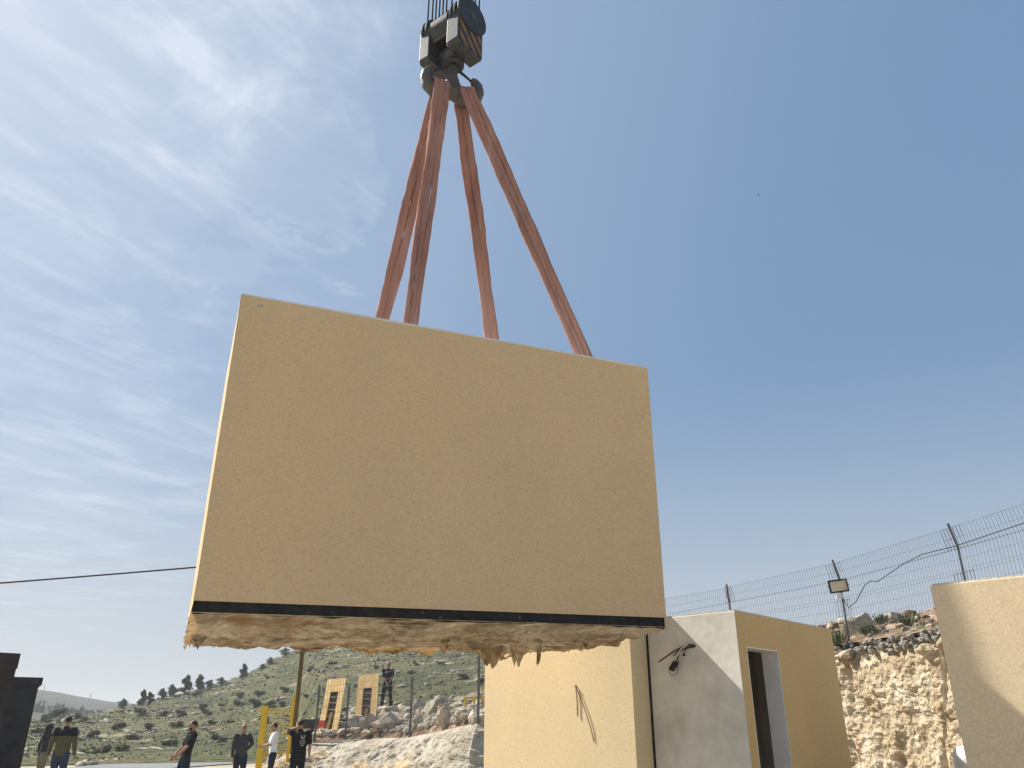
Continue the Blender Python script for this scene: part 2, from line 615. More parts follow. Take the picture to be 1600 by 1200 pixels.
def rock_mat():
    m = mat('cut_limestone', [(0.301, 0.224, 0.133), (0.430, 0.348, 0.228), (0.525, 0.447, 0.323)], scale=1.5, rough=0.95, bump=1.0, bump_scale=7, bump_dist=0.14, fine=(9, 0.22), detail=9)
    overlay(m, (0.33, 0.17, 0.075), 0.9, 0.58, 0.72, 0.75, stretch=(1, 1, 0.6))
    overlay(m, (0.68, 0.63, 0.52), 1.8, 0.60, 0.68, 0.7, stretch=(2.2, 2.2, 0.5), offset=(4, 0, 1))
    return m


M['rock'] = rock_mat()
M['mortar'] = mat('lumpy_grey_mortar', [(0.17, 0.155, 0.125), (0.27, 0.25, 0.21), (0.35, 0.325, 0.28)], scale=5, rough=0.97, bump=1.0, bump_scale=16, bump_dist=0.08, fine=(20, 0.2))
M['shotcrete'] = overlay(mat('sprayed_concrete_bank', [(0.256, 0.220, 0.160), (0.352, 0.312, 0.240), (0.432, 0.392, 0.312)], scale=1.4, rough=0.97, bump=1.0, bump_scale=6, bump_dist=0.10,
                             fine=(10, 0.15), detail=8), (0.46, 0.35, 0.215), 0.8, 0.50, 0.58, 0.95, zband=(2.1, -0.9), detail=8)
overlay(M['shotcrete'], (0.12, 0.115, 0.10), 1.3, 0.66, 0.71, 0.7, stretch=(1.6, 1.6, 0.3), offset=(2, 6, 0))

# ------------------------------------------------------------------ the plan of the site (metres)
rng = random.Random(4)
# lines of the two standing row modules: front faces look towards back-left, door faces towards back-right
g = R(43.0)
DEP = Vector((math.sin(g), math.cos(g), 0))            # away from the camera, to the right
RUN = Vector((math.cos(g), -math.sin(g), 0))           # along the front faces, towards the right and nearer
UP = Vector((0, 0, 1))

# fence corner posts: x, y, base height
FENCE_L = []
for _x, _y, _D in ((491, 1163, 29.2), (539, 1158, 28.7), (640, 1155, 25.5), (747, 1133, 21.0)):
    _d = (math.cos(PITCH) + math.sin(PITCH) * (600 - _y) / FPX * -1, math.sin(PITCH) + math.cos(PITCH) * (600 - _y) / FPX, (_x - 800) / FPX)
    _h = math.hypot(_d[0], _d[2])
    FENCE_L.append((_d[2] / _h * _D, _d[0] / _h * _D, EYE + _d[1] / _h * _D))
FENCE_R = [FENCE_L[-1], (1.75, 22.8, 2.35), (4.40, 24.6, 3.05), (7.06, 26.4, 3.7), (9.05, 22.2, 3.7), (10.1, 17.9, 3.7), (11.15, 13.6, 3.75), (12.2, 9.3, 3.8)]


FAZ = math.degrees(math.atan2(FENCE_L[0][0], FENCE_L[0][1])) + 0.05


def fence_r(az):
    """distance and base height of the fence line in direction az (degrees)"""
    line = FENCE_L + FENCE_R[1:]
    t = math.tan(R(az))
    best = None
    for a, b in zip(line, line[1:]):
        # x = t*y
        da, db = a[0] - t * a[1], b[0] - t * b[1]
        if da * db <= 0 and da != db:
            k = da / (da - db)
            x, y, z = (a[i] + (b[i] - a[i]) * k for i in range(3))
            r = math.hypot(x, y)
            if best is None or r > best[0]:
                best = (r, z)
    return best


def interp(x, xs, ys):
    return float(np.interp(x, xs, ys))


SKYLINE = [(-30, 1128), (0, 1127), (62, 1124), (143, 1116), (180, 1107), (215, 1100), (270, 1086), (340, 1069), (375, 1058), (400, 1044), (430, 1027),
           (470, 1012), (500, 1003), (560, 992), (640, 980), (760, 974), (840, 985), (950, 1010), (1040, 1010), (1150, 1000), (1220, 990), (1265, 978), (1300, 971), (1340, 966),
           (1380, 968), (1420, 964), (1455, 953), (1500, 947), (1600, 930), (1700, 930)]
_sk = [az_el(*p) for p in SKYLINE]
SK_AZ, SK_TAN = [p[0] for p in _sk], [p[1] for p in _sk]
RS_AZ, RS_R = [-50, -30, -20, -8, 0, 6, 11, 15, 19, 40], [95, 95, 130, 150, 150, 90, 55, 36, 30, 24]


def hill_params(az):
    es = interp(az, SK_AZ, SK_TAN)
    rs = interp(az, RS_AZ, RS_R)
    fr = fence_r(max(FAZ, min(az, 50)))
    if az < FAZ - 1.7:
        rf, zf, pw = 46.0, 0.0, 0.7
    elif az < FAZ:
        k = (az - FAZ + 1.7) / 1.7
        k = k * k * (3 - 2 * k)
        rf, zf, pw = 46 + (fr[0] - 46) * k, fr[1] * k, 0.7 - 0.25 * k
    else:
        rf, zf, pw = fr[0], fr[1], 0.45
    if az > 4:
        pw = interp(az, [4, 15], [0.45, 0.8])
    return rf, (zf - EYE) / rf, rs, es, pw


def hill_z(az, r):
    rf, e0, rs, es, pw = hill_params(az)
    if r <= rf:
        return EYE + rf * e0
    if r <= rs:
        k = ((r - rf) / (rs - rf)) ** pw
        return EYE + r * (e0 + (es - e0) * k)
    zs = EYE + rs * es
    return zs - (r - rs) * 0.12 - 0.0008 * (r - rs) ** 2


def hill_at(x, y, lift=0.0):
    """point on the hillside seen at that spot of the picture"""
    az, te = az_el(x, y)
    rf, e0, rs, es, pw = hill_params(az)
    k = min(max((te - e0) / (es - e0), 0.0), 1.0)
    r = rf + (rs - rf) * k ** (1 / pw)
    return Vector((r * math.sin(R(az)), r * math.cos(R(az)), hill_z(az, r) + bumps(az, r) + lift))


def bumps(az, r):
    x, y = r * math.sin(R(az)), r * math.cos(R(az))
    rf = hill_params(az)[0]
    k = min(1.0, max(0.0, (r - rf) / 6.0))
    return k * (0.35 * mnoise.noise(Vector((x * 0.13, y * 0.13, 2))) * min(1, r / 80) + 0.14 * mnoise.noise(Vector((x * 0.6, y * 0.6, 7)))) + 0.10 * mnoise.noise(Vector((x * 1.3, y * 1.3, 1))) * min(1, (r - rf) / 1.0 if r > rf else 0)


# ------------------------------------------------------------------ setting: ground, road, hills
def build_setting():
    # ground: one sheet to the horizon, finer near the site
    mb = MB()
    rings = [0, 2, 4, 6, 9, 12, 16, 20, 26, 34, 44, 60, 90, 150, 300, 700, 1600, 3000]
    n = 72
    vs = [(0, 0, 0)]
    for r in rings[1:]:
        for k in range(n):
            a = 2 * math.pi * k / n
            x, y = r * math.sin(a), r * math.cos(a)
            z = 0.03 * mnoise.noise(Vector((x * 0.5, y * 0.5, 0))) if r < 25 else 0
            vs.append((x, y, z - 0.03))
    fs = [(0, 1 + k, 1 + (k + 1) % n) for k in range(n)]
    for i in range(len(rings) - 2):
        for k in range(n):
            a, b = 1 + i * n + k, 1 + i * n + (k + 1) % n
            fs.append((a, b, b + n, a + n))
    mb.add(vs, fs)
    tag(mb.build('ground', M['dirt'], smooth=True), kind='structure')

    # road beyond the gate, its surface and white stony verge
    far = [at_z(x, y, 0.01) for x, y in [(140, 1196), (250, 1187), (350, 1180.5), (410, 1178.5), (470, 1178)]]
    near = [at_z(x, y, 0.01) for x, y in [(195, 1206), (280, 1199), (350, 1194), (420, 1190), (480, 1188)]]
    dl = (far[0] - far[1]).normalized()
    far.insert(0, far[0] + dl * 40)
    near.insert(0, near[0] + dl * 40)
    dr = (far[-1] - far[-2]).normalized()
    far.append(far[-1] + dr * 30)
    near.append(near[-1] + dr * 30)
    mb = MB()
    for i in range(len(far) - 1):
        mb.quad(near[i], near[i + 1], far[i + 1], far[i])
    tag(mb.build('road', M['asphalt']), kind='structure')
    # hillside
    azs = np.concatenate([np.linspace(-62, -33, 30), np.linspace(-32.5, 34, 300), np.linspace(35, 50, 16)])
    nr = 110
    mb = MB()
    vs, fs = [], []
    for a in azs:
        rf, e0, rs, es, pw = hill_params(a)
        for j in range(nr):
            t = j / (nr - 1)
            if t < 0.85:
                r = rf + (rs - rf) * (t / 0.85) ** 1.5 - (0.04 if j == 0 else 0)
            else:
                r = rs + (t - 0.85) / 0.15 * 60
            vs.append((r * math.sin(R(a)), r * math.cos(R(a)), hill_z(a, r) + bumps(a, r)))
    na = len(azs)
    mats = []
    for i in range(na - 1):
        for j in range(nr - 1):
            a = i * nr + j
            fs.append((a, a + 1, a + nr + 1, a + nr))
            x, y = vs[a][0], vs[a][1]
            mats.append(1 if (azs[i] > 6 + 3 * mnoise.noise(Vector((x * .1, y * .1, 0))) or (azs[i] > FAZ and math.hypot(x, y) < hill_params(azs[i])[0] + 2.6 + 2 * mnoise.noise(Vector((x * .5, y * .5, 0))))) else 0)
    mb.mats = [M['hill'], M['soil']]
    mb.add(vs, fs)
    mb.m = mats
    tag(mb.build('hillside', smooth=True), kind='structure')
    # far ridge on the left
    mb = MB()
    pts = [(-120, 1072), (0, 1072), (40, 1073), (62, 1078), (100, 1084), (140, 1092), (177, 1097), (215, 1103), (300, 1110), (420, 1122)]
    vs, fs = [], []
    for px in np.linspace(-400, 460, 90):
        y = interp(px, [p[0] for p in pts], [p[1] for p in pts])
        az, te = az_el(px, y)
        az = max(az, -60)
        for j, (r, k) in enumerate([(170, -0.02), (230, 0.25), (300, 0.55), (380, 0.85), (430, 1.0), (520, 0.9), (700, 0.4)]):
            z = -4 + k * (EYE + 430 * te + 4) + 0.9 * mnoise.noise(Vector((az * 0.6, r * 0.02, 0)))
            vs.append((r * math.sin(R(az)), r * math.cos(R(az)), z))
    for i in range(89):
        for j in range(6):
            a = i * 7 + j
            fs.append((a, a + 1, a + 8, a + 7))
    mb.add(vs, fs)
    tag(mb.build('far_hill', M['farhill'], smooth=True), kind='structure')


build_setting()


def strip_face(name, line, mats, width, seg, rows, amp, blocky, cap_z=None, smooth=False, below=0.4):
    """a cut face hung from a line of (x, y, z) tops down to the ground; width = how far its foot stands out"""
    pts = []
    for a, b in zip(line, line[1:]):
        L_ = math.hypot(b[0] - a[0], b[1] - a[1])
        k = max(1, int(L_ / seg))
        pts += [Vector(a).lerp(Vector(b), i / k) for i in range(k)]
    pts.append(Vector(line[-1]))
    vs, fs = [], []
    n = len(pts)
    for i, p in enumerate(pts):
        d = (pts[min(i + 3, n - 1)] - pts[max(i - 3, 0)])
        d.z = 0
        d.normalize()
        nrm = Vector((d.y, -d.x, 0))
        if nrm.dot(-Vector((p.x, p.y, 0))) < 0:
            nrm = -nrm
        w = width(i / (n - 1)) if callable(width) else width
        vs.append(p - nrm * 0.55 - UP * 0.10)
        for j in range(rows):
            t = j / (rows - 1)
            q = p + nrm * (w * t ** 0.8) + UP * (-(p.z + below) * t)
            f1 = fbm(q * 0.55, 5) * amp
            wq = q + Vector((fbm(q * 1.9, 3), fbm(q * 1.9 + Vector((9, 9, 9)), 3), 0)) * 0.25
            vor = mnoise.voronoi(Vector((wq.x * 2.1, wq.y * 2.1, wq.z * 4.2)))[0]
            vo2 = mnoise.voronoi(Vector((wq.x * 5.5, wq.y * 5.5, wq.z * 11.0)))[0]
            f2 = (vor[1] - vor[0]) * blocky + (vo2[1] - vo2[0]) * blocky * 0.45
            f3 = fbm(q * 4.1, 4) * amp * 0.42
            f1 -= 0.16 * max(0.0, 1 - abs(mnoise.noise(Vector((q.x * 1.1, q.y * 1.1, q.z * 0.18)))) * 7) if blocky > 0.09 else 0
            k = min(1, t * 9)
            q = q + nrm * ((f1 + f2 + f3) * k) + UP * (f3 * 0.5 * k)
            vs.append(q)
    for i in range(n - 1):
        for j in range(rows):
            a = i * (rows + 1) + j
            fs.append((a, a + 1, a + rows + 2, a + rows + 1))
    mb = MB()
    mb.add(vs, fs)
    return mb.build(name, mats, smooth=smooth)


rock_line = [Vector(p) - UP * 0.16 for p in FENCE_R[3:]]
tag(strip_face('rock_face', rock_line, M['rock'], 0.55, 0.045, 100, 0.15, 0.10), kind='structure')
bank_line = [Vector(FENCE_L[0]) + Vector((-1.3, 0.5, -0.45))] + [Vector(p) + UP * 0.05 for p in FENCE_L] + [Vector(p) + UP * 0.0 for p in FENCE_R[1:4]]
tag(strip_face('rock_bank', bank_line, M['shotcrete'], lambda t: 2.6 - 1.8 * t, 0.10, 44, 0.20, 0.085), kind='structure')


def build_cap():
    """lumpy mortar kerb with set stones, running under the fence along the top of the cut"""
    mb = MB().mat(M['mortar'])
    line = FENCE_R[3:]
    r2 = random.Random(8)
    for a, b in zip(line, line[1:]):
        a, b = Vector(a), Vector(b)
        L_ = (b - a).length
        k = int(L_ / 0.11)
        d = (b - a).normalized()
        nrm = Vector((d.y, -d.x, 0))
        if nrm.dot(-a) < 0:
            nrm = -nrm
        for i in range(k):
            p = a.lerp(b, (i + 0.5) / k)
            for _ in range(7):
                q = p + nrm * (r2.uniform(-0.28, 0.22)) + UP * r2.uniform(-0.34, 0.0) + d * r2.uniform(-0.06, 0.06)
                s = r2.uniform(0.04, 0.09)
                mb.mat(M['mortar'])
                rock_into(mb, q, (s * 1.5, s * 1.3, s), r2, 1)
            if r2.random() < 0.22:
                mb.mat(M['rock'])
                s = r2.uniform(0.09, 0.17)
                rock_into(mb, p + nrm * r2.uniform(0.12, 0.26) + UP * r2.uniform(-0.42, -0.22), (s * 1.5, s * 1.2, s * 0.8), r2, 2, rz=math.atan2(d.y, d.x))
    tag(mb.build('mortar_kerb'), kind='structure')


_ico = {}


def ico(n):
    if n not in _ico:
        bm = bmesh.new()
        bmesh.ops.create_icosphere(bm, subdivisions=n, radius=1)
        _ico[n] = ([v.co.copy() for v in bm.verts], [tuple(v.index for v in f.verts) for f in bm.faces])
        bm.free()
    return _ico[n]


def rock_into(mb, c, s, r2, sub=2, rz=None, rough=0.35, flatten=True):
    vs, fs = ico(sub)
    off = Vector((r2.uniform(0, 90), r2.uniform(0, 90), r2.uniform(0, 90)))
    rot = Matrix.Rotation(r2.uniform(0, 6.28) if rz is None else rz, 3, 'Z') @ Matrix.Rotation(r2.uniform(-0.35, 0.35), 3, 'X') @ Matrix.Rotation(r2.uniform(-0.35, 0.35), 3, 'Y')
    planes = []
    if flatten:
        for _ in range(7):
            d = Vector((r2.gauss(0, 1), r2.gauss(0, 1), r2.gauss(0, 1))).normalized()
            planes.append((d, r2.uniform(0.55, 0.85)))
    out = []
    for v in vs:
        q = v * (1 + rough * fbm(v * 1.3 + off, 3))
        for d, k in planes:
            e = q.dot(d) - k
            if e > 0:
                q = q - d * e
        q = Vector((q.x * s[0], q.y * s[1], q.z * s[2]))
        out.append(Vector(c) + rot @ q)
    mb.add(out, fs)


build_cap()

# ------------------------------------------------------------------ the hung module
w68 = R(67.9)
HU = Vector((math.sin(w68), math.cos(w68), 0))          # along its front, to the right and away
HD = Vector((-math.cos(w68), math.sin(w68), 0))         # its depth
SC = 6.13
TL = Vector((SC * math.sin(R(-21.42)), SC * math.cos(R(-21.42)), 0))
TR = Vector((SC * 1.19 * math.sin(R(10.67)), SC * 1.19 * math.cos(R(10.67)), 0))
HW = (TR - TL).length
HTOP, HBOT, HDEP, BAND = EYE + SC * 0.5355, EYE + SC * 0.1325, 1.95, 0.085
HU = (TR - TL).normalized()
HD = Vector((-HU.y, HU.x, 0))


def hp(a, b, z):
    """point of the hung module: a along the front, b into the depth"""
    return TL + HU * a + HD * b + UP * z


def build_hung():
    root = empty('precast_module', hp(HW / 2, HDEP / 2, HBOT - BAND), 0,
                 'ochre stuccoed precast concrete room hanging in the air from four orange slings', 'precast module')
    inv = Matrix.Translation(-root.location)

    def put(mb, name, m=None, bevel=0.0, smooth=False, parent=None):
        # its foot runs up a little towards the right end
        mb.v = [Vector(p) + UP * (0.062 * min(1.0, max(0.0, (HTOP - p[2]) / (HTOP - HBOT))) * (Vector(p) - TL).dot(HU) / HW) for p in mb.v]
        mb.v = [tuple(inv @ Vector(p)) for p in mb.v]
        return mb.build(name, m, parent or root, smooth=smooth, bevel=bevel)
    # walls: slightly uneven subdivided slabs so the silhouette is not ruler-straight
    mb = MB()

    def sheet(o, ax, la, az, lz, nrm, seg=0.06, amp=0.004):
        na, nz = max(1, int(la / seg)), max(1, int(lz / seg))
        vs, fs = [], []
        for j in range(nz + 1):
            for i in range(na + 1):
                p = o + ax * (la * i / na) + az * (lz * j / nz)
                edge = (i in (0, na)) or (j in (0, nz))
                k = 0.5 if edge else 1
                d = fbm(p * 1.1, 3) * amp * k
                p = p + nrm * d
                if i in (0, na):
                    p = p + ax * (0.0045 * fbm(Vector((p.z * 3, p.x, 1)), 3))
                if j == nz:
                    p = p + az * (0.004 * fbm(Vector((p.x * 3, p.y * 3, 4)), 3))
                vs.append(p)
        for j in range(nz):
            for i in range(na):
                a = j * (na + 1) + i
                fs.append((a, a + 1, a + na + 2, a + na + 1))
        mb.add(vs, fs)
    h = HTOP - HBOT
    sheet(hp(0, 0, HBOT), HU, HW, UP, h, -HD)
    sheet(hp(0, HDEP, HBOT), -HD, HDEP, UP, h, -HU)
    sheet(hp(HW, 0, HBOT), HD, HDEP, UP, h, HU)
    sheet(hp(HW, HDEP, HBOT), -HU, HW, UP, h, HD)
    put(mb, 'wall', M['stucco'])
    # roof slab, its raw edge a hand's breadth proud of nothing but catching the sun
    mb = MB()
    c = hp(HW / 2, HDEP / 2, HTOP + 0.002)
    mb.box(c, HU * (HW / 2 + 0.002), HD * (HDEP / 2 + 0.002), UP * 0.013)
    put(mb, 'roof', M['white_plaster'], bevel=0.012)
    # chipped corner repair near the top left
    mb = MB()
    for a, b, s in ((0.155, 0.075, 0.018), (0.175, 0.085, 0.012), (0.14, 0.09, 0.01)):
        p = hp(a, -0.003, HTOP - b)
        mb.box(p, (HU + UP * 0.5) * s, (UP - HU * 0.3) * s * 0.35, HD * 0.003)
    put(mb, 'repair_mark', M['concrete'])
    # bitumen plinth band, set back a little, its lower edge ragged
    mb = MB()
    n = 160
    for (o, ax, la, nrm) in ((hp(0.0, 0.012, 0), HU, HW - 0.02, -HD), (hp(0.012, HDEP, 0), -HD, HDEP, -HU), (hp(HW - 0.02, 0, 0), HD, HDEP, HU), (hp(HW, HDEP - 0.012, 0), -HU, HW, HD)):
        vs, fs = [], []
        for i in range(n + 1):
            p = o + ax * (la * i / n)
            rag = 0.012 * fbm(p * 5, 3)
            top = 0.004 * fbm(p * 9 + Vector((5, 5, 5)), 3) - 0.002
            vs += [p + UP * (HBOT + 0.002 + top), p + nrm * (0.006 * fbm(p * 6, 2)) + UP * (HBOT - BAND * 0.5), p + UP * (HBOT - BAND + rag)]
        for i in range(n):
            for j in range(2):
                a = i * 3 + j
                fs.append((a, a + 1, a + 4, a + 3))
        mb.add(vs, fs)
    mb.quad(hp(0, 0, HBOT - 0.001), hp(HW, 0, HBOT - 0.001), hp(HW, HDEP, HBOT - 0.001), hp(0, HDEP, HBOT - 0.001))
    put(mb, 'plinth_band', M['bitumen'])
    # underside: earth-caked foil sagging below the floor slab, torn along its edges
    mb = MB().mat(M['foil'])
    na, nb = 250, 76
    vs, fs = [], []
    z0 = HBOT - BAND
    for i in range(na + 1):
        for j in range(nb + 1):
            a, b = HW * i / na, HDEP * j / nb
            e = min(j / 5.0, 1.0)
            fold = abs(fbm(Vector((a * 0.9, b * 2.6, 0)), 4))
            sag = 0.015 + 0.06 * fold + 0.05 * abs(fbm(Vector((a * 4.5, b * 12.0, 8)), 5)) + 0.04 * max(0, fbm(Vector((a * 2.2, b * 5.0, 3)), 3))
            q = hp(a + 0.012 * fbm(Vector((a * 3, b * 9, 6)), 3) * (1 if 0 < i < na else 3.0), b, z0 + 0.008 - sag * e)
            vs.append(q)
    for i in range(na):
        for j in range(nb):
            a = i * (nb + 1) + j
            fs.append((a, a + 1, a + nb + 2, a + nb + 1))
    mb.add(vs, fs)
    put(mb, 'underside_foil')
    # hanging torn edge along the back, longer and tattered in places
    mb = MB().mat(M['foil'])
    r2 = random.Random(21)
    n = 520

    def hang(t):
        """length of the torn edge below the slab along the back, t from 0 (left) to 1"""
        a = t * HW
        base = interp(t, [0, 0.05, 0.10, 0.2, 0.29, 0.33, 0.45, 0.6, 0.67, 0.72, 0.76, 0.80, 0.86, 0.92, 1.0],
                      [0.05, 0.07, 0.03, 0.03, 0.05, 0.04, 0.07, 0.07, 0.05, 0.04, 0.09, 0.13, 0.07, 0.02, 0.0])
        tat = fbm(Vector((a * 3.2, 0, 9)), 5) * 0.055
        spike = interp(t, [0.74, 0.80, 0.90], [0, 1, 0]) if 0.74 < t < 0.90 else 0
        tat += spike * (0.22 * max(0, mnoise.noise(Vector((a * 3.6, 3, 1)))) - 0.09 * max(0, mnoise.noise(Vector((a * 7, 8, 1)))) + 0.05 * mnoise.noise(Vector((a * 19, 2, 1))))
        if t < 0.06:
            tat += 0.05 * mnoise.noise(Vector((a * 40, 0, 0)))
        return max(0.0, base + tat + 0.02 * mnoise.noise(Vector((a * 26, 1, 1))))
    rows = 8
    vs, fs = [], []
    for i in range(n + 1):
        t = i / n
        hl = hang(t)
        for j in range(rows + 1):
            k = j / rows
            p = hp(t * HW, HDEP - 0.02 + 0.05 * math.sin(k * 2.2) + 0.05 * k * fbm(Vector((t * 14, k * 1.5, 0)), 3), z0 + 0.0 - hl * k - 0.02)
            vs.append(p)
    for i in range(n):
        for j in range(rows):
            a = i * (rows + 1) + j
            if j > 1 and mnoise.noise(Vector((i * 0.11, j * 0.5, 2))) > 0.62 - 0.06 * j:
                continue
            fs.append((a, a + rows + 1, a + rows + 2, a + 1))
    mb.add(vs, fs)
    put(mb, 'torn_foil_edge')
    # loose tears hanging from the front lip and below
    def flap(a, b, wdt, ln, seed):
        mb = MB().mat(M['foil'])
        k = 9
        vs, fs = [], []
        for i in range(k + 1):
            for j in range(6):
                u = i / k - 0.5
                v = j / 5
                shape = ln * max(0.10, 1 - abs(2 * u) ** 2.6) * (1 + 0.55 * mnoise.noise(Vector((u * 7, seed, 0))))
                p = hp(a + u * wdt * (1 - 0.2 * v), b + 0.05 * v + 0.05 * mnoise.noise(Vector((u * 4, v * 3, seed))), z0 - 0.03 - shape * v)
                vs.append(p)
        for i in range(k):
            for j in range(5):
                q = i * 6 + j
                fs.append((q, q + 6, q + 7, q + 1))
        mb.add(vs, fs)
        put(mb, 'foil_tear')
    for a, b, wdt, ln in ((1.58, 0.06, 0.42, 0.075), (2.14, 0.9, 0.16, 0.13), (2.62, 1.3, 0.34, 0.10), (3.02, 1.3, 0.20, 0.21), (3.24, 1.3, 0.06, 0.22), (2.86, 1.6, 0.30, 0.20),
                          (0.10, 1.2, 0.14, 0.10), (0.55, 1.9, 0.3, 0.05), (3.5, 0.8, 0.10, 0.07), (3.42, 0.7, 0.05, 0.10), (1.1, 1.9, 0.5, 0.06)):
        flap(a, b, wdt, ln, a * 7.3)
    return root


build_hung()

# ------------------------------------------------------------------ crane hook block, hook, slings
HOOK_D = 7.6
KP = at_dist(707, 128, HOOK_D)                           # foot of the hook shank, between the horns
AX = Vector((math.sin(R(128)), math.cos(R(128)), 0))     # sheave axis, towards the right and nearer
BX = Vector((-AX.y * -1, AX.x * -1, 0))                  # placeholder, fixed below
BX = Vector((AX.y, -AX.x, 0))
if BX.y > 0:
    BX = -BX                                            # towards the camera and left


def build_block():
    base = KP.copy()
    root = empty('crane_hook_block', base, 0, 'dark grey multi-sheave crane hook block with yellow and black hazard stripes', 'hook block')
    zc = 0.86                                           # sheave shaft above the shank foot

    def P(a, b, z):
        return AX * (a - 0.05) + BX * b + UP * z
    # cheek weights
    for s, wid in ((-1, 0.16), (1, 0.19)):
        mb = MB()
        out = [(-0.215, zc - 0.52), (0.215, zc - 0.52), (0.235, zc - 0.46), (0.235, zc)]
        out += [(0.235 * math.cos(t), zc + 0.245 * math.sin(t)) for t in np.linspace(0.15, math.pi - 0.15, 14)]
        out += [(-0.235, zc), (-0.235, zc - 0.46)]
        o0 = P(s * 0.33 - (wid if s > 0 else 0), 0, 0)
        mb.prism(out, o0, BX, UP, AX * wid)
        mb.build('cheek_weight', M['block_paint'], root, bevel=0.008)
    # end disc and hazard plate on the near end
    mb = MB()
    disc = [(0.265 * math.cos(t), zc + 0.06 + 0.265 * math.sin(t)) for t in np.linspace(0, 2 * math.pi, 40, endpoint=False)]
    mb.prism(disc, P(0.333, 0, 0), BX, UP, AX * 0.03)
    mb.build('sheave_guard', M['block_dark'], root, bevel=0.004)
    mb = MB()
    mb.tube([P(0.36, 0, zc + 0.06), P(0.368, 0, zc + 0.06)], 0.05, 16)
    mb.build('shaft_end', M['block_paint'], root)
    hz = MB()
    o_ = [(-0.205, zc - 0.50), (0.205, zc - 0.50), (0.205, zc - 0.12), (-0.205, zc - 0.12)]
    pm = Matrix(((AX.x, BX.x, 0), (AX.y, BX.y, 0), (0, 0, 1)))
    lo = MB()
    lo.prism(o_, (0, 0, 0), (0, 1, 0), (0, 0, 1), (0.006, 0, 0))
    hzo = lo.build('hazard_plate', None, root)
    hzo.data.materials.append(M['hazard_end'])
    hzo.matrix_parent_inverse = Matrix.Identity(4)
    hzo.rotation_euler = pm.to_euler()
    hzo.location = P(0.332, 0, 0)
    # sheaves between the cheeks, two more outside slots, covers
    for a in np.linspace(-0.14, 0.11, 5):
        mb = MB()
        mb.tube([P(a - 0.018, 0, zc), P(a - 0.006, 0, zc), P(a + 0.006, 0, zc), P(a + 0.018, 0, zc)], [0.235, 0.215, 0.215, 0.235], 28)
        mb.build('sheave', M['block_dark'], root)
    for a in (-0.29, -0.22, 0.20, 0.27):
        mb = MB()
        mb.tube([P(a - 0.014, 0, zc + 0.03), P(a + 0.014, 0, zc + 0.03)], 0.262, 28)
        mb.build('sheave', M['block_dark'], root)
    for side in (1, -1):
        mb = MB()
        arc = [(side * 0.245 * math.cos(t), zc + 0.245 * math.sin(t)) for t in np.linspace(-0.75, 0.85, 12)]
        arc += [(side * 0.232 * math.cos(t), zc + 0.232 * math.sin(t)) for t in np.linspace(0.85, -0.75, 12)]
        mb.prism(arc, P(-0.165, 0, 0), BX, UP, AX * 0.30)
        mb.build('sheave_cover', M['block_paint'], root, smooth=False)
    mb = MB()
    mb.bar(P(-0.17, 0.15, zc - 0.17), P(0.15, 0.15, zc - 0.17), 0.03, 0.03)
    mb.build('tie_bar', M['galv'], root)
    # crosshead, nut, swivel, shank
    mb = MB()
    mb.tube([P(-0.18, 0, zc - 0.36), P(0.16, 0, zc - 0.36)], 0.085, 18)
    mb.build('crosshead', M['block_dark'], root)
    mb = MB()
    mb.tube([(0, 0, zc - 0.42), (0, 0, zc - 0.22)], 0.085, 14)
    mb.tube([(0, 0, zc - 0.55), (0, 0, zc - 0.42)], 0.125, 8)
    mb.build('hook_nut', M['forged'], root, bevel=0.006)
    mb = MB()
    mb.tube([(0, 0, zc - 0.63), (0, 0, zc - 0.60), (0, 0, zc - 0.56), (0, 0, zc - 0.545)], [0.10, 0.14, 0.14, 0.10], 24)
    mb.build('swivel_collar', M['block_dark'], root)
    # double hook: shank widening into two horns
    mb = MB()
    mb.tube([(0, 0, zc - 0.6), (0, 0, 0.10), (0, 0, 0.02), (0, 0, -0.10)], [0.06, 0.062, 0.085, 0.11], 16)
    for s in (-1, 1):
        path = [(0.0, -0.09), (0.06, -0.17), (0.14, -0.215), (0.23, -0.21), (0.305, -0.15), (0.335, -0.06), (0.325, 0.03), (0.285, 0.10), (0.25, 0.135)]
        rad = [0.10, 0.115, 0.11, 0.10, 0.092, 0.085, 0.075, 0.058, 0.03]
        pts = [HU * (s * x) + UP * z for x, z in path]
        mb.tube(pts, rad, 14, side=HD)
    hk = mb.build('double_hook', M['forged'], root, smooth=True)
    rm = hk.modifiers.new('fuse', 'REMESH')
    rm.mode = 'VOXEL'
    rm.voxel_size = 0.016
    rm.use_smooth_shade = True
    sm = hk.modifiers.new('soften', 'SMOOTH')
    sm.iterations = 4
    for s in (-1, 1):
        mb = MB()
        mb.tube([HU * (s * 0.09) + UP * 0.20, HU * (s * 0.20) + UP * 0.13, HU * (s * 0.285) + UP * 0.06], [0.028, 0.022, 0.018], 8, flat=0.4)
        mb.build('safety_latch', M['block_dark'], root)
    # falls of rope, rising out of the picture to the boom head
    for a in (-0.22, -0.14, -0.078, -0.015, 0.048, 0.11, 0.20):
        mb = MB()
        mb.tube([P(a, 0.225, zc + 0.03), P(a * 0.9, 0.20, zc + 16)], 0.0105, 7)
        mb.build('rope', M['rope'], root)
    for a in (0.27, 0.20, -0.03):
        mb = MB()
        mb.tube([P(a, -0.225, zc + 0.03), P(a * 0.9, -0.20, zc + 16)], 0.0105, 7)
        mb.build('rope', M['rope'], root)
    return root


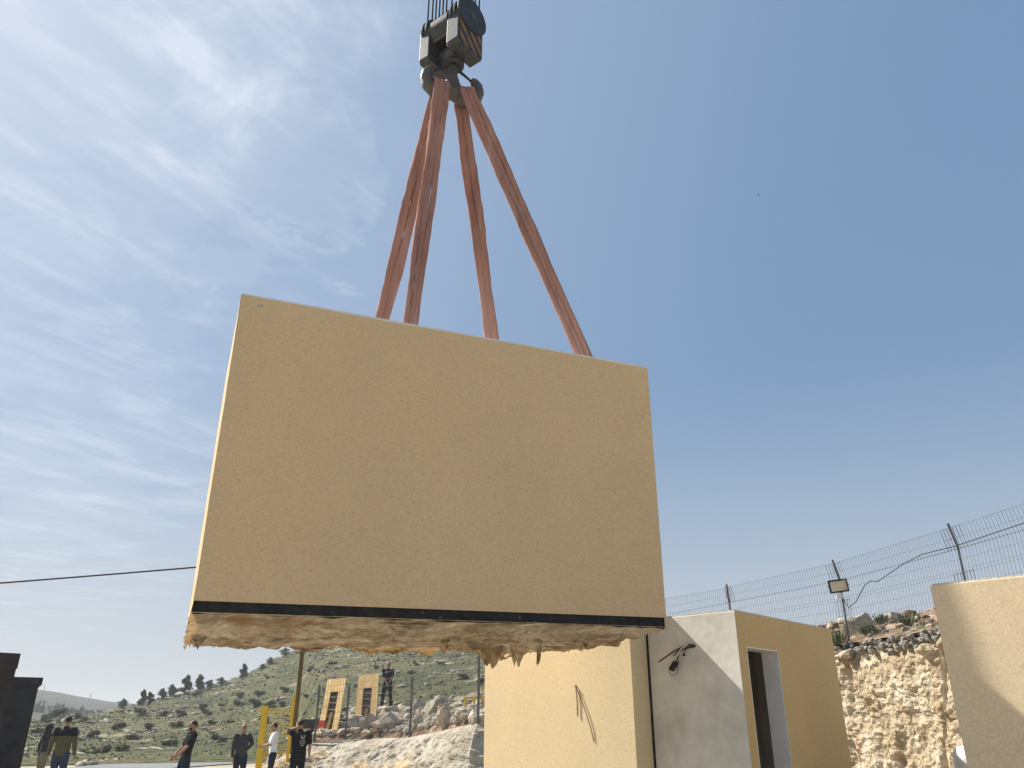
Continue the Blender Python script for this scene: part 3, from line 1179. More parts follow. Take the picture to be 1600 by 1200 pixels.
M['hazard_end'] = overlay(stripes('hazard_end_stripes', (0.02, 0.02, 0.022), (0.22, 0.125, 0.04), 2.5, (R(-42), 0, 0)), (0.05, 0.045, 0.04), 9, 0.50, 0.66, 0.75)
_nt = M['hazard_end'].node_tree
for _n in _nt.nodes:
    if _n.type == 'TEX_WAVE':
        _n.bands_direction = 'Y'
build_block()


def build_sling(label, top_px, foot_px, horn, depth, top_off, strands, tw, w0, w1, seed):
    """a flat round sling leg: strands of padded cloth from the horn down to a lifting eye on the roof"""
    side = at_dist(*top_px, HOOK_D)
    sgn = 1 if top_off > 0 else -1
    axis = KP + HU * (horn * 0.165) + UP * -0.215
    top = axis + HD * (sgn * 0.135)
    # foot: where the seen line meets the roof at that depth
    a0, a1 = at_dist(*top_px, HOOK_D), None
    d1, d2 = ray(*top_px), ray(*foot_px)
    n = d1.cross(d2).normalized()
    # roof line at b = depth : hp(a, depth, HTOP+0.02); solve (p-CAM).n = 0
    p0 = hp(0, depth, HTOP + 0.02) - CAM
    a = -p0.dot(n) / HU.dot(n)
    foot = hp(a, depth, HTOP + 0.02)
    L_ = (foot - top).length
    d = (foot - top).normalized()
    e1 = HU - d * HU.dot(d)
    e1.normalize()
    e2 = d.cross(e1)
    mb = MB()
    K = 60
    m = 14
    for s in range(strands):
        pts = []
        vs, fs = [], []
        for i in range(-5, K + 1):
            t = max(0, i) / K
            w = w0 + (w1 - w0) * t
            ang = tw * t + 0.5 * mnoise.noise(Vector((t * 3, seed, 0)))
            offs = (s - (strands - 1) / 2) * w / strands * 1.0
            c = top + d * (L_ * t)
            if i < 0:                                   # over the horn
                q = -i / 5 * 1.75
                c = axis + HD * (sgn * 0.135 * math.cos(q)) + UP * (0.135 * math.sin(q))
            bul = 0.008 * math.sin(math.pi * t) * math.sin(t * 9 + s * 2 + seed)
            c = c + (e1 * math.cos(ang) + e2 * math.sin(ang)) * (offs + bul)
            rw = w / strands * 0.60 * (1 + 0.14 * fbm(Vector((t * 7, s * 5, seed)), 3))
            rt = rw * (0.58 + 0.15 * mnoise.noise(Vector((t * 5, s, seed + 4))))
            a_ = ang + 0.5 * mnoise.noise(Vector((t * 4, s * 3 + 1, seed)))
            u1 = e1 * math.cos(a_) + e2 * math.sin(a_)
            u2 = -e1 * math.sin(a_) + e2 * math.cos(a_)
            for k in range(m):
                th = 2 * math.pi * k / m
                wr = 1 + 0.20 * mnoise.noise(Vector((t * 26, th * 1.1, seed + s))) + 0.22 * mnoise.noise(Vector((t * 6, math.cos(th) * 2.4, math.sin(th) * 2.4 + seed + s)))
                vs.append(c + u1 * (rw * math.cos(th) * wr) + u2 * (rt * math.sin(th) * wr))
        nn = K + 6
        for i in range(nn - 1):
            for k in range(m):
                q, r_ = i * m + k, i * m + (k + 1) % m
                fs.append((q, r_, r_ + m, q + m))
        mb.add(vs, fs)
    o = mb.build('lifting_sling', M['sling'], smooth=True)
    tag(o, label, 'sling', 'orange lifting slings')
    return foot


SL = [
    ('orange sling on the left horn running down to the roof left of all others', (668, 165), (595, 498), -1, 1.55, 0.05, 2, 0.5, 0.17, 0.165, 1.0),
    ('orange sling on the left horn, the nearer one with a twist halfway down', (686, 140), (641, 507), -1, 0.45, -0.05, 3, 0.55, 0.19, 0.135, 5.0),
    ('dark straight orange sling behind the right horn, least slanted of the right pair', (727, 175), (770, 530), 1, 1.55, 0.05, 2, 0.3, 0.175, 0.145, 9.0),
    ('long slanting orange sling from the right horn to the right end of the roof', (737, 145), (913, 557), 1, 0.45, -0.05, 3, 0.6, 0.20, 0.155, 13.0),
]
for a in SL:
    ft = build_sling(*a)
    mb = MB()
    mb.tube([ft + HU * -0.05 + UP * -0.01, ft + HU * -0.045 + UP * 0.06, ft + UP * 0.085, ft + HU * 0.045 + UP * 0.06, ft + HU * 0.05 + UP * -0.01], 0.014, 8)
    o = mb.build('lifting_eye', M['forged'], bpy.data.objects['precast_module'])
    o.matrix_parent_inverse = Matrix.Translation(-bpy.data.objects['precast_module'].location)

# ------------------------------------------------------------------ standing modules
RB = 2.75
BC = Vector((2.31, 8.46, 0))                            # near corner of the grey and ochre module
GC = BC - RUN * 1.11
AC = GC - DEP * 0.315                                   # near right corner of the sunlit module
rr = 0.80
RM = Vector((3.56 * rr, 6.86 * rr, 0))
RMH = EYE + 1.1 * rr


def local(mb, root):
    inv = Matrix.Translation(-root.location)
    mb.v = [tuple(inv @ Vector(p)) for p in mb.v]
    return mb


def build_module_door():
    root = empty('precast_module', BC, 0, 'standing module with a bare grey plaster end and a dark open doorway', 'precast module')
    W, D = 1.10, 2.42
    th = 0.17
    nD = DEP
    # door opening measured along DEP from the near corner
    fn = RUN
    d0 = (at_plane(1166, 1010, BC, fn) - BC).dot(DEP)
    d1 = (at_plane(1215, 1018.5, BC, fn) - BC).dot(DEP)
    dz = at_plane(1166, 1010, BC, fn).z
    # grey end wall
    mb = MB()
    mb.box(BC - RUN * (W / 2) + DEP * 0.085 + UP * (RB / 2), RUN * (W / 2), DEP * 0.085, UP * (RB / 2))
    local(mb, root).build('end_wall', M['grey_plaster'], root, bevel=0.006)
    # ochre door wall, a sheet around the opening with thickness
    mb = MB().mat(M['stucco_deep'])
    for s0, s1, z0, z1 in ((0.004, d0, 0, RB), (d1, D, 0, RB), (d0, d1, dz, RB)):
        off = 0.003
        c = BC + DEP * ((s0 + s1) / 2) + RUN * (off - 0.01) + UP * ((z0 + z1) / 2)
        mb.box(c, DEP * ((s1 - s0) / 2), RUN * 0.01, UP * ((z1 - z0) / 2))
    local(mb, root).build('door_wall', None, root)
    mb = MB()
    for s0, s1, z0, z1 in ((0.171, d0 - 0.001, 0, RB - 0.13), (d1 + 0.001, D - 0.17, 0, RB - 0.13), (d0 - 0.001, d1 + 0.001, dz + 0.001, RB - 0.13)):
        c = BC + DEP * ((s0 + s1) / 2) - RUN * (0.02 + th / 2) + UP * ((z0 + z1) / 2)
        mb.box(c, DEP * ((s1 - s0) / 2), RUN * (th / 2 - 0.001), UP * ((z1 - z0) / 2))
    local(mb, root).build('inner_wall', M['room'], root)
    # white reveal lining the opening
    mb = MB()
    tk = 0.012
    dep = 0.19
    for s0, s1, z0, z1 in ((d0, d0 + tk, 0, dz), (d1 - tk, d1, 0, dz), (d0 + tk, d1 - tk, dz - tk, dz)):
        c = BC + DEP * ((s0 + s1) / 2) + RUN * (0.002 - dep / 2) + UP * ((z0 + z1) / 2)
        mb.box(c, DEP * ((s1 - s0) / 2 - 0.0008), RUN * (dep / 2), UP * ((z1 - z0) / 2))
    local(mb, root).build('door_reveal', M['white_plaster'], root)
    # other walls, floor, roof
    mb = MB()
    mb.box(BC - RUN * (W / 2) + DEP * (D - 0.085) + UP * (RB / 2), RUN * (W / 2 - 0.02), DEP * 0.084, UP * (RB / 2 - 0.005))
    mb.box(BC - RUN * (W - 0.06) + DEP * (D / 2) + UP * (RB / 2), RUN * 0.06, DEP * (D / 2 - 0.18), UP * (RB / 2 - 0.005))
    local(mb, root).build('rear_wall', M['room'], root)
    mb = MB()
    mb.box(BC - RUN * (W / 2) + DEP * (D / 2) + UP * 0.09, RUN * (W / 2 - 0.2), DEP * (D / 2 - 0.2), UP * 0.09)
    local(mb, root).build('floor_slab', M['concrete'], root)
    mb = MB()
    mb.box(BC - RUN * (W / 2) + DEP * (D / 2) + UP * (RB + 0.006), RUN * (W / 2 - 0.006), DEP * (D / 2 - 0.006), UP * 0.008)
    local(mb, root).build('roof', M['roof_edge'], root)
    # dark joint filler against the neighbour
    mb = MB()
    mb.box(GC + RUN * 0.012 - DEP * 0.006 + UP * (RB / 2), RUN * 0.012, DEP * 0.005, UP * (RB / 2))
    local(mb, root).build('joint_filler', M['bitumen'], root)
    # bundle of cables left hanging out of the end wall
    fnn = -DEP

    def q(x, y, out=0.05):
        return at_plane(x, y, BC, DEP) - DEP * out - BC
    cab = MB().mat(M['black'])
    cab.tube([q(1088, 1009, -0.02), q(1082, 1007.5, 0.05), q(1070, 1013, 0.08), q(1058, 1025, 0.07)], 0.0075, 6)
    cab.tube([q(1088, 1010, -0.02), q(1078, 1012, 0.05), q(1068, 1017, 0.06), q(1063, 1030, 0.06), q(1060, 1040, 0.05)], 0.007, 6)
    cab.mat(M['red_cable'])
    cab.tube([q(1087, 1008, -0.02), q(1076, 1009, 0.06), q(1062, 1018, 0.10), q(1040, 1035, 0.13)], 0.008, 6)
    cab.tube([q(1085, 1010, -0.01), q(1076, 1014, 0.05), q(1071, 1023, 0.05), q(1073, 1025, 0.03)], 0.007, 6)
    cab.mat(M['white_cable'])
    cab.tube([q(1087, 1007, -0.02), q(1078, 1008.5, 0.07), q(1070, 1014, 0.08), q(1064, 1026, 0.06), q(1060, 1034, 0.05)], 0.006, 6)
    cab.mat(M['black'])
    loop = [q(1063, 1034, 0.05), q(1063.5, 1044, 0.05), q(1062, 1052, 0.05), q(1056, 1057, 0.05), q(1050, 1053, 0.05), q(1049, 1047, 0.05), q(1052, 1043, 0.05)]
    cab.tube(loop, 0.003, 6)
    cb = cab.build('cable_bundle', None, root, smooth=True)
    mb = MB()
    a, b = q(1060.5, 1035, 0.055), q(1053, 1047.5, 0.055)
    mb.bar(a, b, 0.055, 0.045)
    mb.build('connector', M['black'], cb, bevel=0.006)
    mb = MB()
    mb.ball(q(1071.5, 1023.5, 0.04), 0.016, 8, 6)
    mb.build('cable_plug', M['red_cable'], cb, smooth=True)
    return root


build_module_door()


def build_module_sunlit():
    root = empty('precast_module', AC, 0, 'sunlit pale ochre module with a bent wire stuck in its blank front', 'precast module')
    W = 2.22
    HF, DF, DB, HB = 3.10, 0.72, 2.45, 2.62
    mb = MB()
    # front body rising as a parapet, lower body behind it, one outline extruded along the front
    prof = [(0, 0), (DB, 0), (DB, HB), (DF, HB), (DF, HF), (0, HF)]
    mb.prism(prof, AC - RUN * W, DEP, UP, RUN * W)
    local(mb, root).build('wall', M['stucco_pale'], root, bevel=0.006)
    mb = MB()
    mb.box(AC - RUN * (W / 2) + DEP * (DF / 2) + UP * (HF + 0.01), RUN * (W / 2 - 0.01), DEP * (DF / 2 - 0.01), UP * 0.014)
    mb.box(AC - RUN * (W / 2) + DEP * ((DF + DB) / 2) + UP * (HB + 0.01), RUN * (W / 2 - 0.01), DEP * ((DB - DF) / 2 - 0.02), UP * 0.014)
    local(mb, root).build('roof', M['roof_edge'], root)

    def q(x, y, out):
        return at_plane(x, y, AC, DEP) - DEP * out - AC
    mb = MB()
    mb.tube([q(903.5, 1119, 0.012), q(903, 1098, 0.012), q(900.5, 1072, 0.012)], 0.0055, 6)
    mb.tube([q(900.5, 1072, 0.012), q(907, 1088, 0.014), q(916, 1112, 0.014), q(924, 1137, 0.012), q(928.5, 1159, 0.006)], 0.0045, 6)
    mb.tube([q(900.5, 1072, 0.03), q(900.5, 1071.5, -0.02)], 0.006, 6)
    mb.build('bent_wire', M['wire'], root, smooth=True)


build_module_sunlit()


def build_module_right():
    root = empty('precast_module', RM, 0, 'large sand coloured module cut off by the right edge, half in slanting shadow', 'precast module')
    W, D = 2.9, 2.6
    mb = MB()
    mb.box(RM + RUN * (W / 2) + DEP * (D / 2) + UP * (RMH / 2), RUN * (W / 2), DEP * (D / 2), UP * (RMH / 2))
    local(mb, root).build('wall', M['stucco_sand'], root, bevel=0.006)
    mb = MB()
    mb.box(RM + RUN * (W / 2) + DEP * (D / 2) + UP * (RMH + 0.004), RUN * (W / 2 - 0.012), DEP * (D / 2 - 0.012), UP * 0.008)
    local(mb, root).build('roof', M['roof_edge'], root)


build_module_right()

# ------------------------------------------------------------------ steel containers on the left
def build_container(name, label, px, D, height, length, width, rz, m, rim):
    """open steel skip whose near right top corner is seen at px"""
    c = at_dist(*px, D)
    root = empty(name, (c.x, c.y, 0), rz, label, 'steel container')
    # local: corner at origin, box extends to -x (length) and +y (width)
    mb = MB()
    t = 0.05
    mb.bx(-length, 0, 0, t, 0.12, height)
    mb.bx(-length, 0, width - t, width, 0.12, height)
    mb.bx(-t, -0.002, t, width - t, 0.121, height)
    mb.bx(-length + 0.002, -length + t, t, width - t, 0.121, height)
    mb.bx(-length + t, -t, t, width - t, 0.10, 0.18)
    mb.build('wall', m, root)
    if rim:
        mb = MB()
        mb.bx(-length - 0.04, 0.04, -0.045, -0.001, height - 0.10, height + 0.012)
        mb.bx(-length - 0.04, 0.04, width + 0.001, width + 0.045, height - 0.10, height + 0.012)
        mb.bx(0.001, 0.04, 0, width, height - 0.10, height + 0.012)
        mb.build('rim', m, root, bevel=0.006)
    else:
        mb = MB()
        mb.bx(-length, 0.0, -0.012, -0.001, height - 0.16, height + 0.01)
        mb.bx(0.001, 0.012, 0, width, height - 0.16, height + 0.01)
        mb.build('top_strip', m, root)
    for x in np.arange(-0.75, -length + 0.1, -0.75):
        mb = MB()
        mb.prism([(x - 0.05, -0.05), (x + 0.05, -0.05), (x + 0.07, -0.001), (x - 0.07, -0.001)], (0, 0, 0.13), (1, 0, 0), (0, 1, 0), (0, 0, height - 0.25 - 0.13))
        mb.build('rib', m, root)
    for x in (-0.3, -length + 0.3):
        mb = MB()
        mb.bx(x - 0.12, x + 0.12, 0.1, width - 0.1, 0, 0.12)
        mb.build('skid', M['steel_dark'], root)


build_container('steel_container', 'brown rusty steel container cut off by the left edge, the taller of two', (30.5, 1022.5), 11.5, at_dist(30.5, 1022.5, 11.5).z, 5.0, 2.3, R(42), M['steel_rust'], False)
build_container('steel_container', 'dark blue-black steel container with a rim, beside the rusty one', (63, 1060), 15.0, at_dist(63, 1060, 15.0).z, 5.0, 2.3, R(31), M['steel_dark'], True)

# ------------------------------------------------------------------ fences
def mesh_panel(mb, a, b, z0a, z0b, h, sp=0.10, hs=0.22, w=0.0048, lean=None, tips=0.0):
    a, b = Vector(a), Vector(b)
    L_ = math.hypot(b.x - a.x, b.y - a.y)
    n = max(2, int(L_ / sp))
    lean = lean or Vector((0, 0, 0))
    for i in range(n + 1):
        t = i / n
        p = a.lerp(b, t)
        z = z0a + (z0b - z0a) * t
        mb.bar((p.x, p.y, z - tips), Vector((p.x, p.y, z + h + tips)) + lean, w)
    k = max(1, int(h / hs))
    for j in range(k + 1):
        t = j / k
        o = lean * t
        mb.bar(Vector((a.x, a.y, z0a + h * t)) + o, Vector((b.x, b.y, z0b + h * t)) + o, w * 1.1)


def build_fence_right():
    root = empty('mesh_fence', FENCE_R[4][:3], 0, 'tall wire mesh fence with bent-top posts along the top of the rock cut', 'fence')
    inv = -root.location
    pts = [Vector(p) for p in FENCE_R]
    top_r = 2.22
    for i, p in enumerate(pts):
        d = (pts[min(i + 1, len(pts) - 1)] - pts[max(i - 1, 0)])
        nrm = Vector((-d.y, d.x, 0)).normalized()
        if nrm.dot(Vector((p.x, p.y, 0))) > 0:
            nrm = -nrm
        if i == 0:
            continue
        mb = MB()
        q = p + inv
        bend = q + UP * (top_r - 0.52)
        mb.tube([q + UP * -0.25, bend - UP * 0.02, bend, bend + nrm * 0.13 + UP * 0.51], 0.036, 4, side=(d.x, d.y, 0))
        mb.build('post', M['galv_dark'], root)
    for i in range(len(pts) - 1):
        a, b = pts[i] + inv, pts[i + 1] + inv
        d = (b - a)
        nrm = Vector((-d.y, d.x, 0)).normalized()
        if nrm.dot(Vector((pts[i].x, pts[i].y, 0))) > 0:
            nrm = -nrm
        mb = MB()
        # lower mesh, upper mesh following the bend, panel ends overlapping at each post
        mesh_panel(mb, a, b, a.z + 0.12, b.z + 0.12, 0.98, tips=0.05)
        mesh_panel(mb, a, b, a.z + 1.18, b.z + 1.18, 0.46, tips=0.03)
        au, bu = a + nrm * 0.01, b + nrm * 0.01
        mesh_panel(mb, au, bu, a.z + 1.64, b.z + 1.64, 0.46, lean=nrm * 0.12, tips=0.03)
        for s in (0.0, 0.94):
            o = nrm * 0.02
            p0, p1 = a.lerp(b, s) + o, a.lerp(b, s + 0.07) + o
            mesh_panel(mb, p0, p1, p0.z + 0.7, p1.z + 0.7, 0.42, sp=0.09, w=0.0075)
            mesh_panel(mb, p0, p1, p0.z + 1.64, p1.z + 1.64, 0.46, sp=0.09, w=0.0075, lean=nrm * 0.12)
        mb.build('mesh_panel', M['galv_dark'], root)


build_fence_right()


def build_fence_left():
    root = empty('mesh_fence', FENCE_L[1], 0, 'grey wire mesh fence on the sprayed concrete bank, in front of the boulders', 'fence')
    inv = -root.location
    pts = [Vector(p) for p in FENCE_L]
    tops = [1070, 1070, 1058, 1012]
    pxs = [499, 547, 640, 746]
    for i, p in enumerate(pts):
        D = math.hypot(p.x, p.y)
        h = at_dist(pxs[i], tops[i], D).z - p.z
        mb = MB()
        q = p + inv
        mb.bx(q.x - 0.03, q.x + 0.03, q.y - 0.03, q.y + 0.03, q.z - 0.2, q.z + h)
        mb.build('post', M['galv_dark'], root)
    for i in range(len(pts) - 1):
        a, b = pts[i] + inv, pts[i + 1] + inv
        mb = MB()
        mesh_panel(mb, a, b, a.z + 0.06, b.z + 0.06, 1.9, sp=0.10, hs=0.20, w=0.0075)
        mb.build('mesh_panel', M['galv'], root)


build_fence_left()

# floodlight and its box on the second fence post
def build_flood():
    D = math.hypot(FENCE_R[4][0], FENCE_R[4][1]) - 0.12
    c = at_dist(1310, 915.5, D)
    root = empty('floodlight', c, 0, 'black framed square floodlight bolted to the fence post above the rubble', 'floodlight')
    n = Vector((-0.25, -0.95, -0.22)).normalized()
    r = n.cross(UP).normalized() * -1
    r = (r + UP * 0.10).normalized()
    u = r.cross(n).normalized()
    if u.z < 0:
        u = -u
    mb = MB()
    mb.box((0, 0, 0), r * 0.255, u * 0.175, n * 0.03)
    mb.build('housing', M['black'], root, bevel=0.012)
    mb = MB()
    mb.box(n * 0.034, r * 0.205, u * 0.130, n * 0.006)
    mb.build('lamp_glass', M['screen'], root)
    mb = MB()
    mb.bar(r * -0.27 - n * 0.01, r * -0.27 - n * 0.10, 0.02)
    mb.bar(r * 0.27 - n * 0.01, r * 0.27 - n * 0.10, 0.02)
    mb.bar(r * -0.27 - n * 0.10, r * 0.27 - n * 0.10, 0.025)
    mb.build('bracket', M['black'], root)
    c2 = at_dist(1310.5, 931, D)
    jb = MB()
    jb.box((0, 0, 0), (0.085, 0, 0), (0, 0.05, 0), (0, 0, 0.07))
    o = jb.build('junction_box', M['white_plaster'], bevel=0.01, loc=c2)
    tag(o, 'small white junction box on the fence post just under the floodlight', 'junction box')
    # cable strung along the fence
    pts = [c2 + Vector((0.07, 0, -0.03))]
    P2, P3, P4 = (Vector(p) for p in FENCE_R[4:7])
    off = Vector((-0.05, -0.03, 0))
    for t, z in ((0.06, 0.88), (0.14, 1.0), (0.24, 1.34), (0.30, 1.42), (0.36, 1.36), (0.60, 1.62), (0.75, 1.72), (1.0, 1.70)):
        pts.append(P2.lerp(P3, t) + off + UP * z)
    for t, z in ((0.3, 1.74), (0.6, 1.78), (1.0, 1.80)):
        pts.append(P3.lerp(P4, t) + off + UP * z)
    mb = MB()
    mb.tube(pts, 0.011, 6)
    tag(mb.build('fence_cable', M['black'], smooth=True), 'thin black cable looping along the mesh fence from the floodlight', 'cable')


build_flood()

# ------------------------------------------------------------------ yellow gate, pole, overhead cable
def build_gate():
    gD = 28.6
    pL, pR = at_dist(404, 1198, gD), at_dist(448, 1198, gD)
    root = empty('yellow_gate', (pL.x, pL.y, 0), 0, 'yellow steel gate with a mesh leaf, standing half open behind the man in white', 'gate')
    tl, tr = at_dist(416, 1103, gD).z, at_dist(459.5, 1088, gD).z
    mb = MB()
    mb.bx(-0.085, 0.085, -0.085, 0.085, -0.02, tl)
    mb.build('gate_post', M['yellow'], root, bevel=0.01)
    mb = MB()
    mb.bx(-0.20, -0.10, -0.04, 0.04, tl - 0.20, tl - 0.10)
    mb.build('hinge', M['yellow'], root, bevel=0.01)
    dx, dy = pR.x - pL.x, pR.y - pL.y
    mb = MB()
    mb.bx(dx - 0.04, dx + 0.04, dy - 0.04, dy + 0.04, 0.0, tr)
    mb.build('gate_post', M['yellow'], root, bevel=0.008)
    zt = at_dist(438, 1109, gD).z
    for z in (zt, 0.9, 0.12):
        mb = MB()
        mb.bar((0.10, 0.01, z), (dx - 0.05, dy, z), 0.05, 0.045)
        mb.build('gate_rail', M['yellow'], root)
    mb = MB()
    mesh_panel(mb, (0.1, 0.01, 0), (dx - 0.05, dy, 0), 0.12, 0.12, zt - 0.12, sp=0.07, hs=0.07, w=0.006)
    mb.build('wire_mesh', M['yellow'], root)


build_gate()


def build_pole():
    D = 29.5
    b = at_dist(459, 1150, D)
    root = empty('utility_pole', (b.x, b.y, 0), 0, 'slim brown utility pole rising behind the yellow gate under the hung module', 'pole')
    mb = MB()
    n = 12
    mb.tube([(0, 0, -0.1), (0, 0, 3), (0, 0, 7.2)], [0.085, 0.078, 0.06], n)
    mb.build('shaft', M['pole'], root, smooth=True)
    z = at_dist(461, 1014, D).z
    mb = MB()
    mb.bar((-0.13, -0.02, z - 0.08), (-0.13, -0.02, z + 0.18), 0.05)
    mb.bar((-0.13, -0.02, z), (0, 0, z), 0.03)
    mb.build('insulator', M['white_cable'], root)
    mb = MB()
    mb.bar((-0.20, -0.03, z - 0.11), (-0.06, -0.03, z - 0.14), 0.045)
    mb.build('clamp', M['red'], root)
    # cable to the left
    p0 = Vector((b.x, b.y, at_dist(440, 868, D).z))
    p1 = at_dist(0, 911, 30.2)
    mid = at_dist(310, 886, 29.8)
    mb = MB()
    ext = p1 + (p1 - mid) * 1.2 + UP * 0.35
    pts = []
    for t in np.linspace(0, 1, 50):
        # quadratic through p0, mid, p1
        x = p0.x + (p1.x - p0.x) * t
        tm = (mid.x - p0.x) / (p1.x - p0.x)
        def q3(a, m_, b_):
            return a * ((t - tm) * (t - 1)) / (tm) + m_ * (t * (t - 1)) / (tm * (tm - 1)) + b_ * (t * (t - tm)) / (1 - tm)
        pts.append(Vector((x, q3(p0.y, mid.y, p1.y), q3(p0.z, mid.z, p1.z))))
    pts.append(ext)
    mb.tube(pts, 0.028, 6)
    tag(mb.build('overhead_cable', M['black'], smooth=True), 'thick black overhead cable crossing the sky on the left', 'cable')


build_pole()

# ------------------------------------------------------------------ trailer ramps behind the fence
def build_trailer():
    c = hill_at(590, 1118)
    D = Vector(hill_at(540, 1142)[:2]).length + 0.25
    root_p = at_dist(575, 1148, D)
    zb = at_dist(575, 1146, D).z
    root = empty('low_loader_trailer', (root_p.x, root_p.y, zb - 0.35), R(0), 'low loader trailer parked behind the fence with two yellow ramps folded up', 'trailer')
    o = root.location
    mb = MB()
    mb.bx(-2.4, 0.8, 0.62, 2.2, 0.5, 0.8)
    mb.build('bed', M['steel_dark'], root, bevel=0.02)
    for sx in (-2.1, 0.5):
        for sy in (1.6,):
            mb = MB()
            mb.tube([(sx - 0.12, sy, 0.45), (sx + 0.12, sy, 0.45)], 0.40, 18)
            mb.build('wheel', M['black'], root)
    for (xtl, xtr, ytop, xbl, xbr, ybot, base_red) in ((507.5, 538, 1060, 497, 527, 1142, 1), (557, 591, 1053.5, 553, 586, 1136, 0)):
        tl, tr = at_dist(xtl, ytop, D + 0.5) - o, at_dist(xtr, ytop, D - 0.35) - o
        bl, br = at_dist(xbl, ybot, D + 0.5) - o, at_dist(xbr, ybot, D - 0.35) - o
        back = Vector((0.0, 0.45, 0))
        tl, tr = tl + back, tr + back       # leaning away at the top
        ax, ay = (br - bl), (tl - bl)
        n = Vector((0, -1, 0.2)).normalized()

        def q(a, b, t=0.0):
            return bl + ax * a + ay * b + Vector((0, 1, 0)) * t
        root_ramp = MB()
        # board with a slot: upper plate and two legs
        def plate(mbx, a0, a1, b0, b1, th):
            vs = [q(a0, b0), q(a1, b0), q(a1, b1), q(a0, b1), q(a0, b0, th), q(a1, b0, th), q(a1, b1, th), q(a0, b1, th)]
            mbx.add(vs, [(0, 1, 2, 3), (7, 6, 5, 4), (0, 4, 5, 1), (1, 5, 6, 2), (2, 6, 7, 3), (3, 7, 4, 0)])
        plate(root_ramp, 0, 1, 0.74, 1.0, 0.10)
        plate(root_ramp, 0, 0.29, 0.0, 0.739, 0.10)
        plate(root_ramp, 0.71, 1.0, 0.0, 0.739, 0.10)
        ramp = root_ramp.build('ramp', M['timber'], root)
        sl = MB()
        plate(sl, 0.291, 0.709, 0.04, 0.738, 0.04)
        slo = sl.build('slot_backing', M['bark'], ramp)
        slo.location = (0, 0.13, 0)
        for b in (0.14, 0.27, 0.40, 0.53, 0.64):
            mb = MB()
            mb.bar(q(0.30, b, 0.06), q(0.68, b, 0.06), 0.05, 0.05)
            mb.build('rung', M['rung'], ramp)
        mb = MB()
        mb.bar(q(0.45, -0.02, 0.02), q(0.55, 0.34, 0.02), 0.10, 0.10)
        mb.build('strut', M['timber'], ramp)
        mb = MB()
        if base_red:
            mb.bar(q(-0.02, 0.13, -0.03), q(0.30, 0.13, -0.03), 0.03, 0.22)
        else:
            mb.bar(q(0.66, 0.06, -0.03), q(1.0, 0.06, -0.03), 0.03, 0.14)
        mb.build('reflector', M['red'], ramp)


build_trailer()

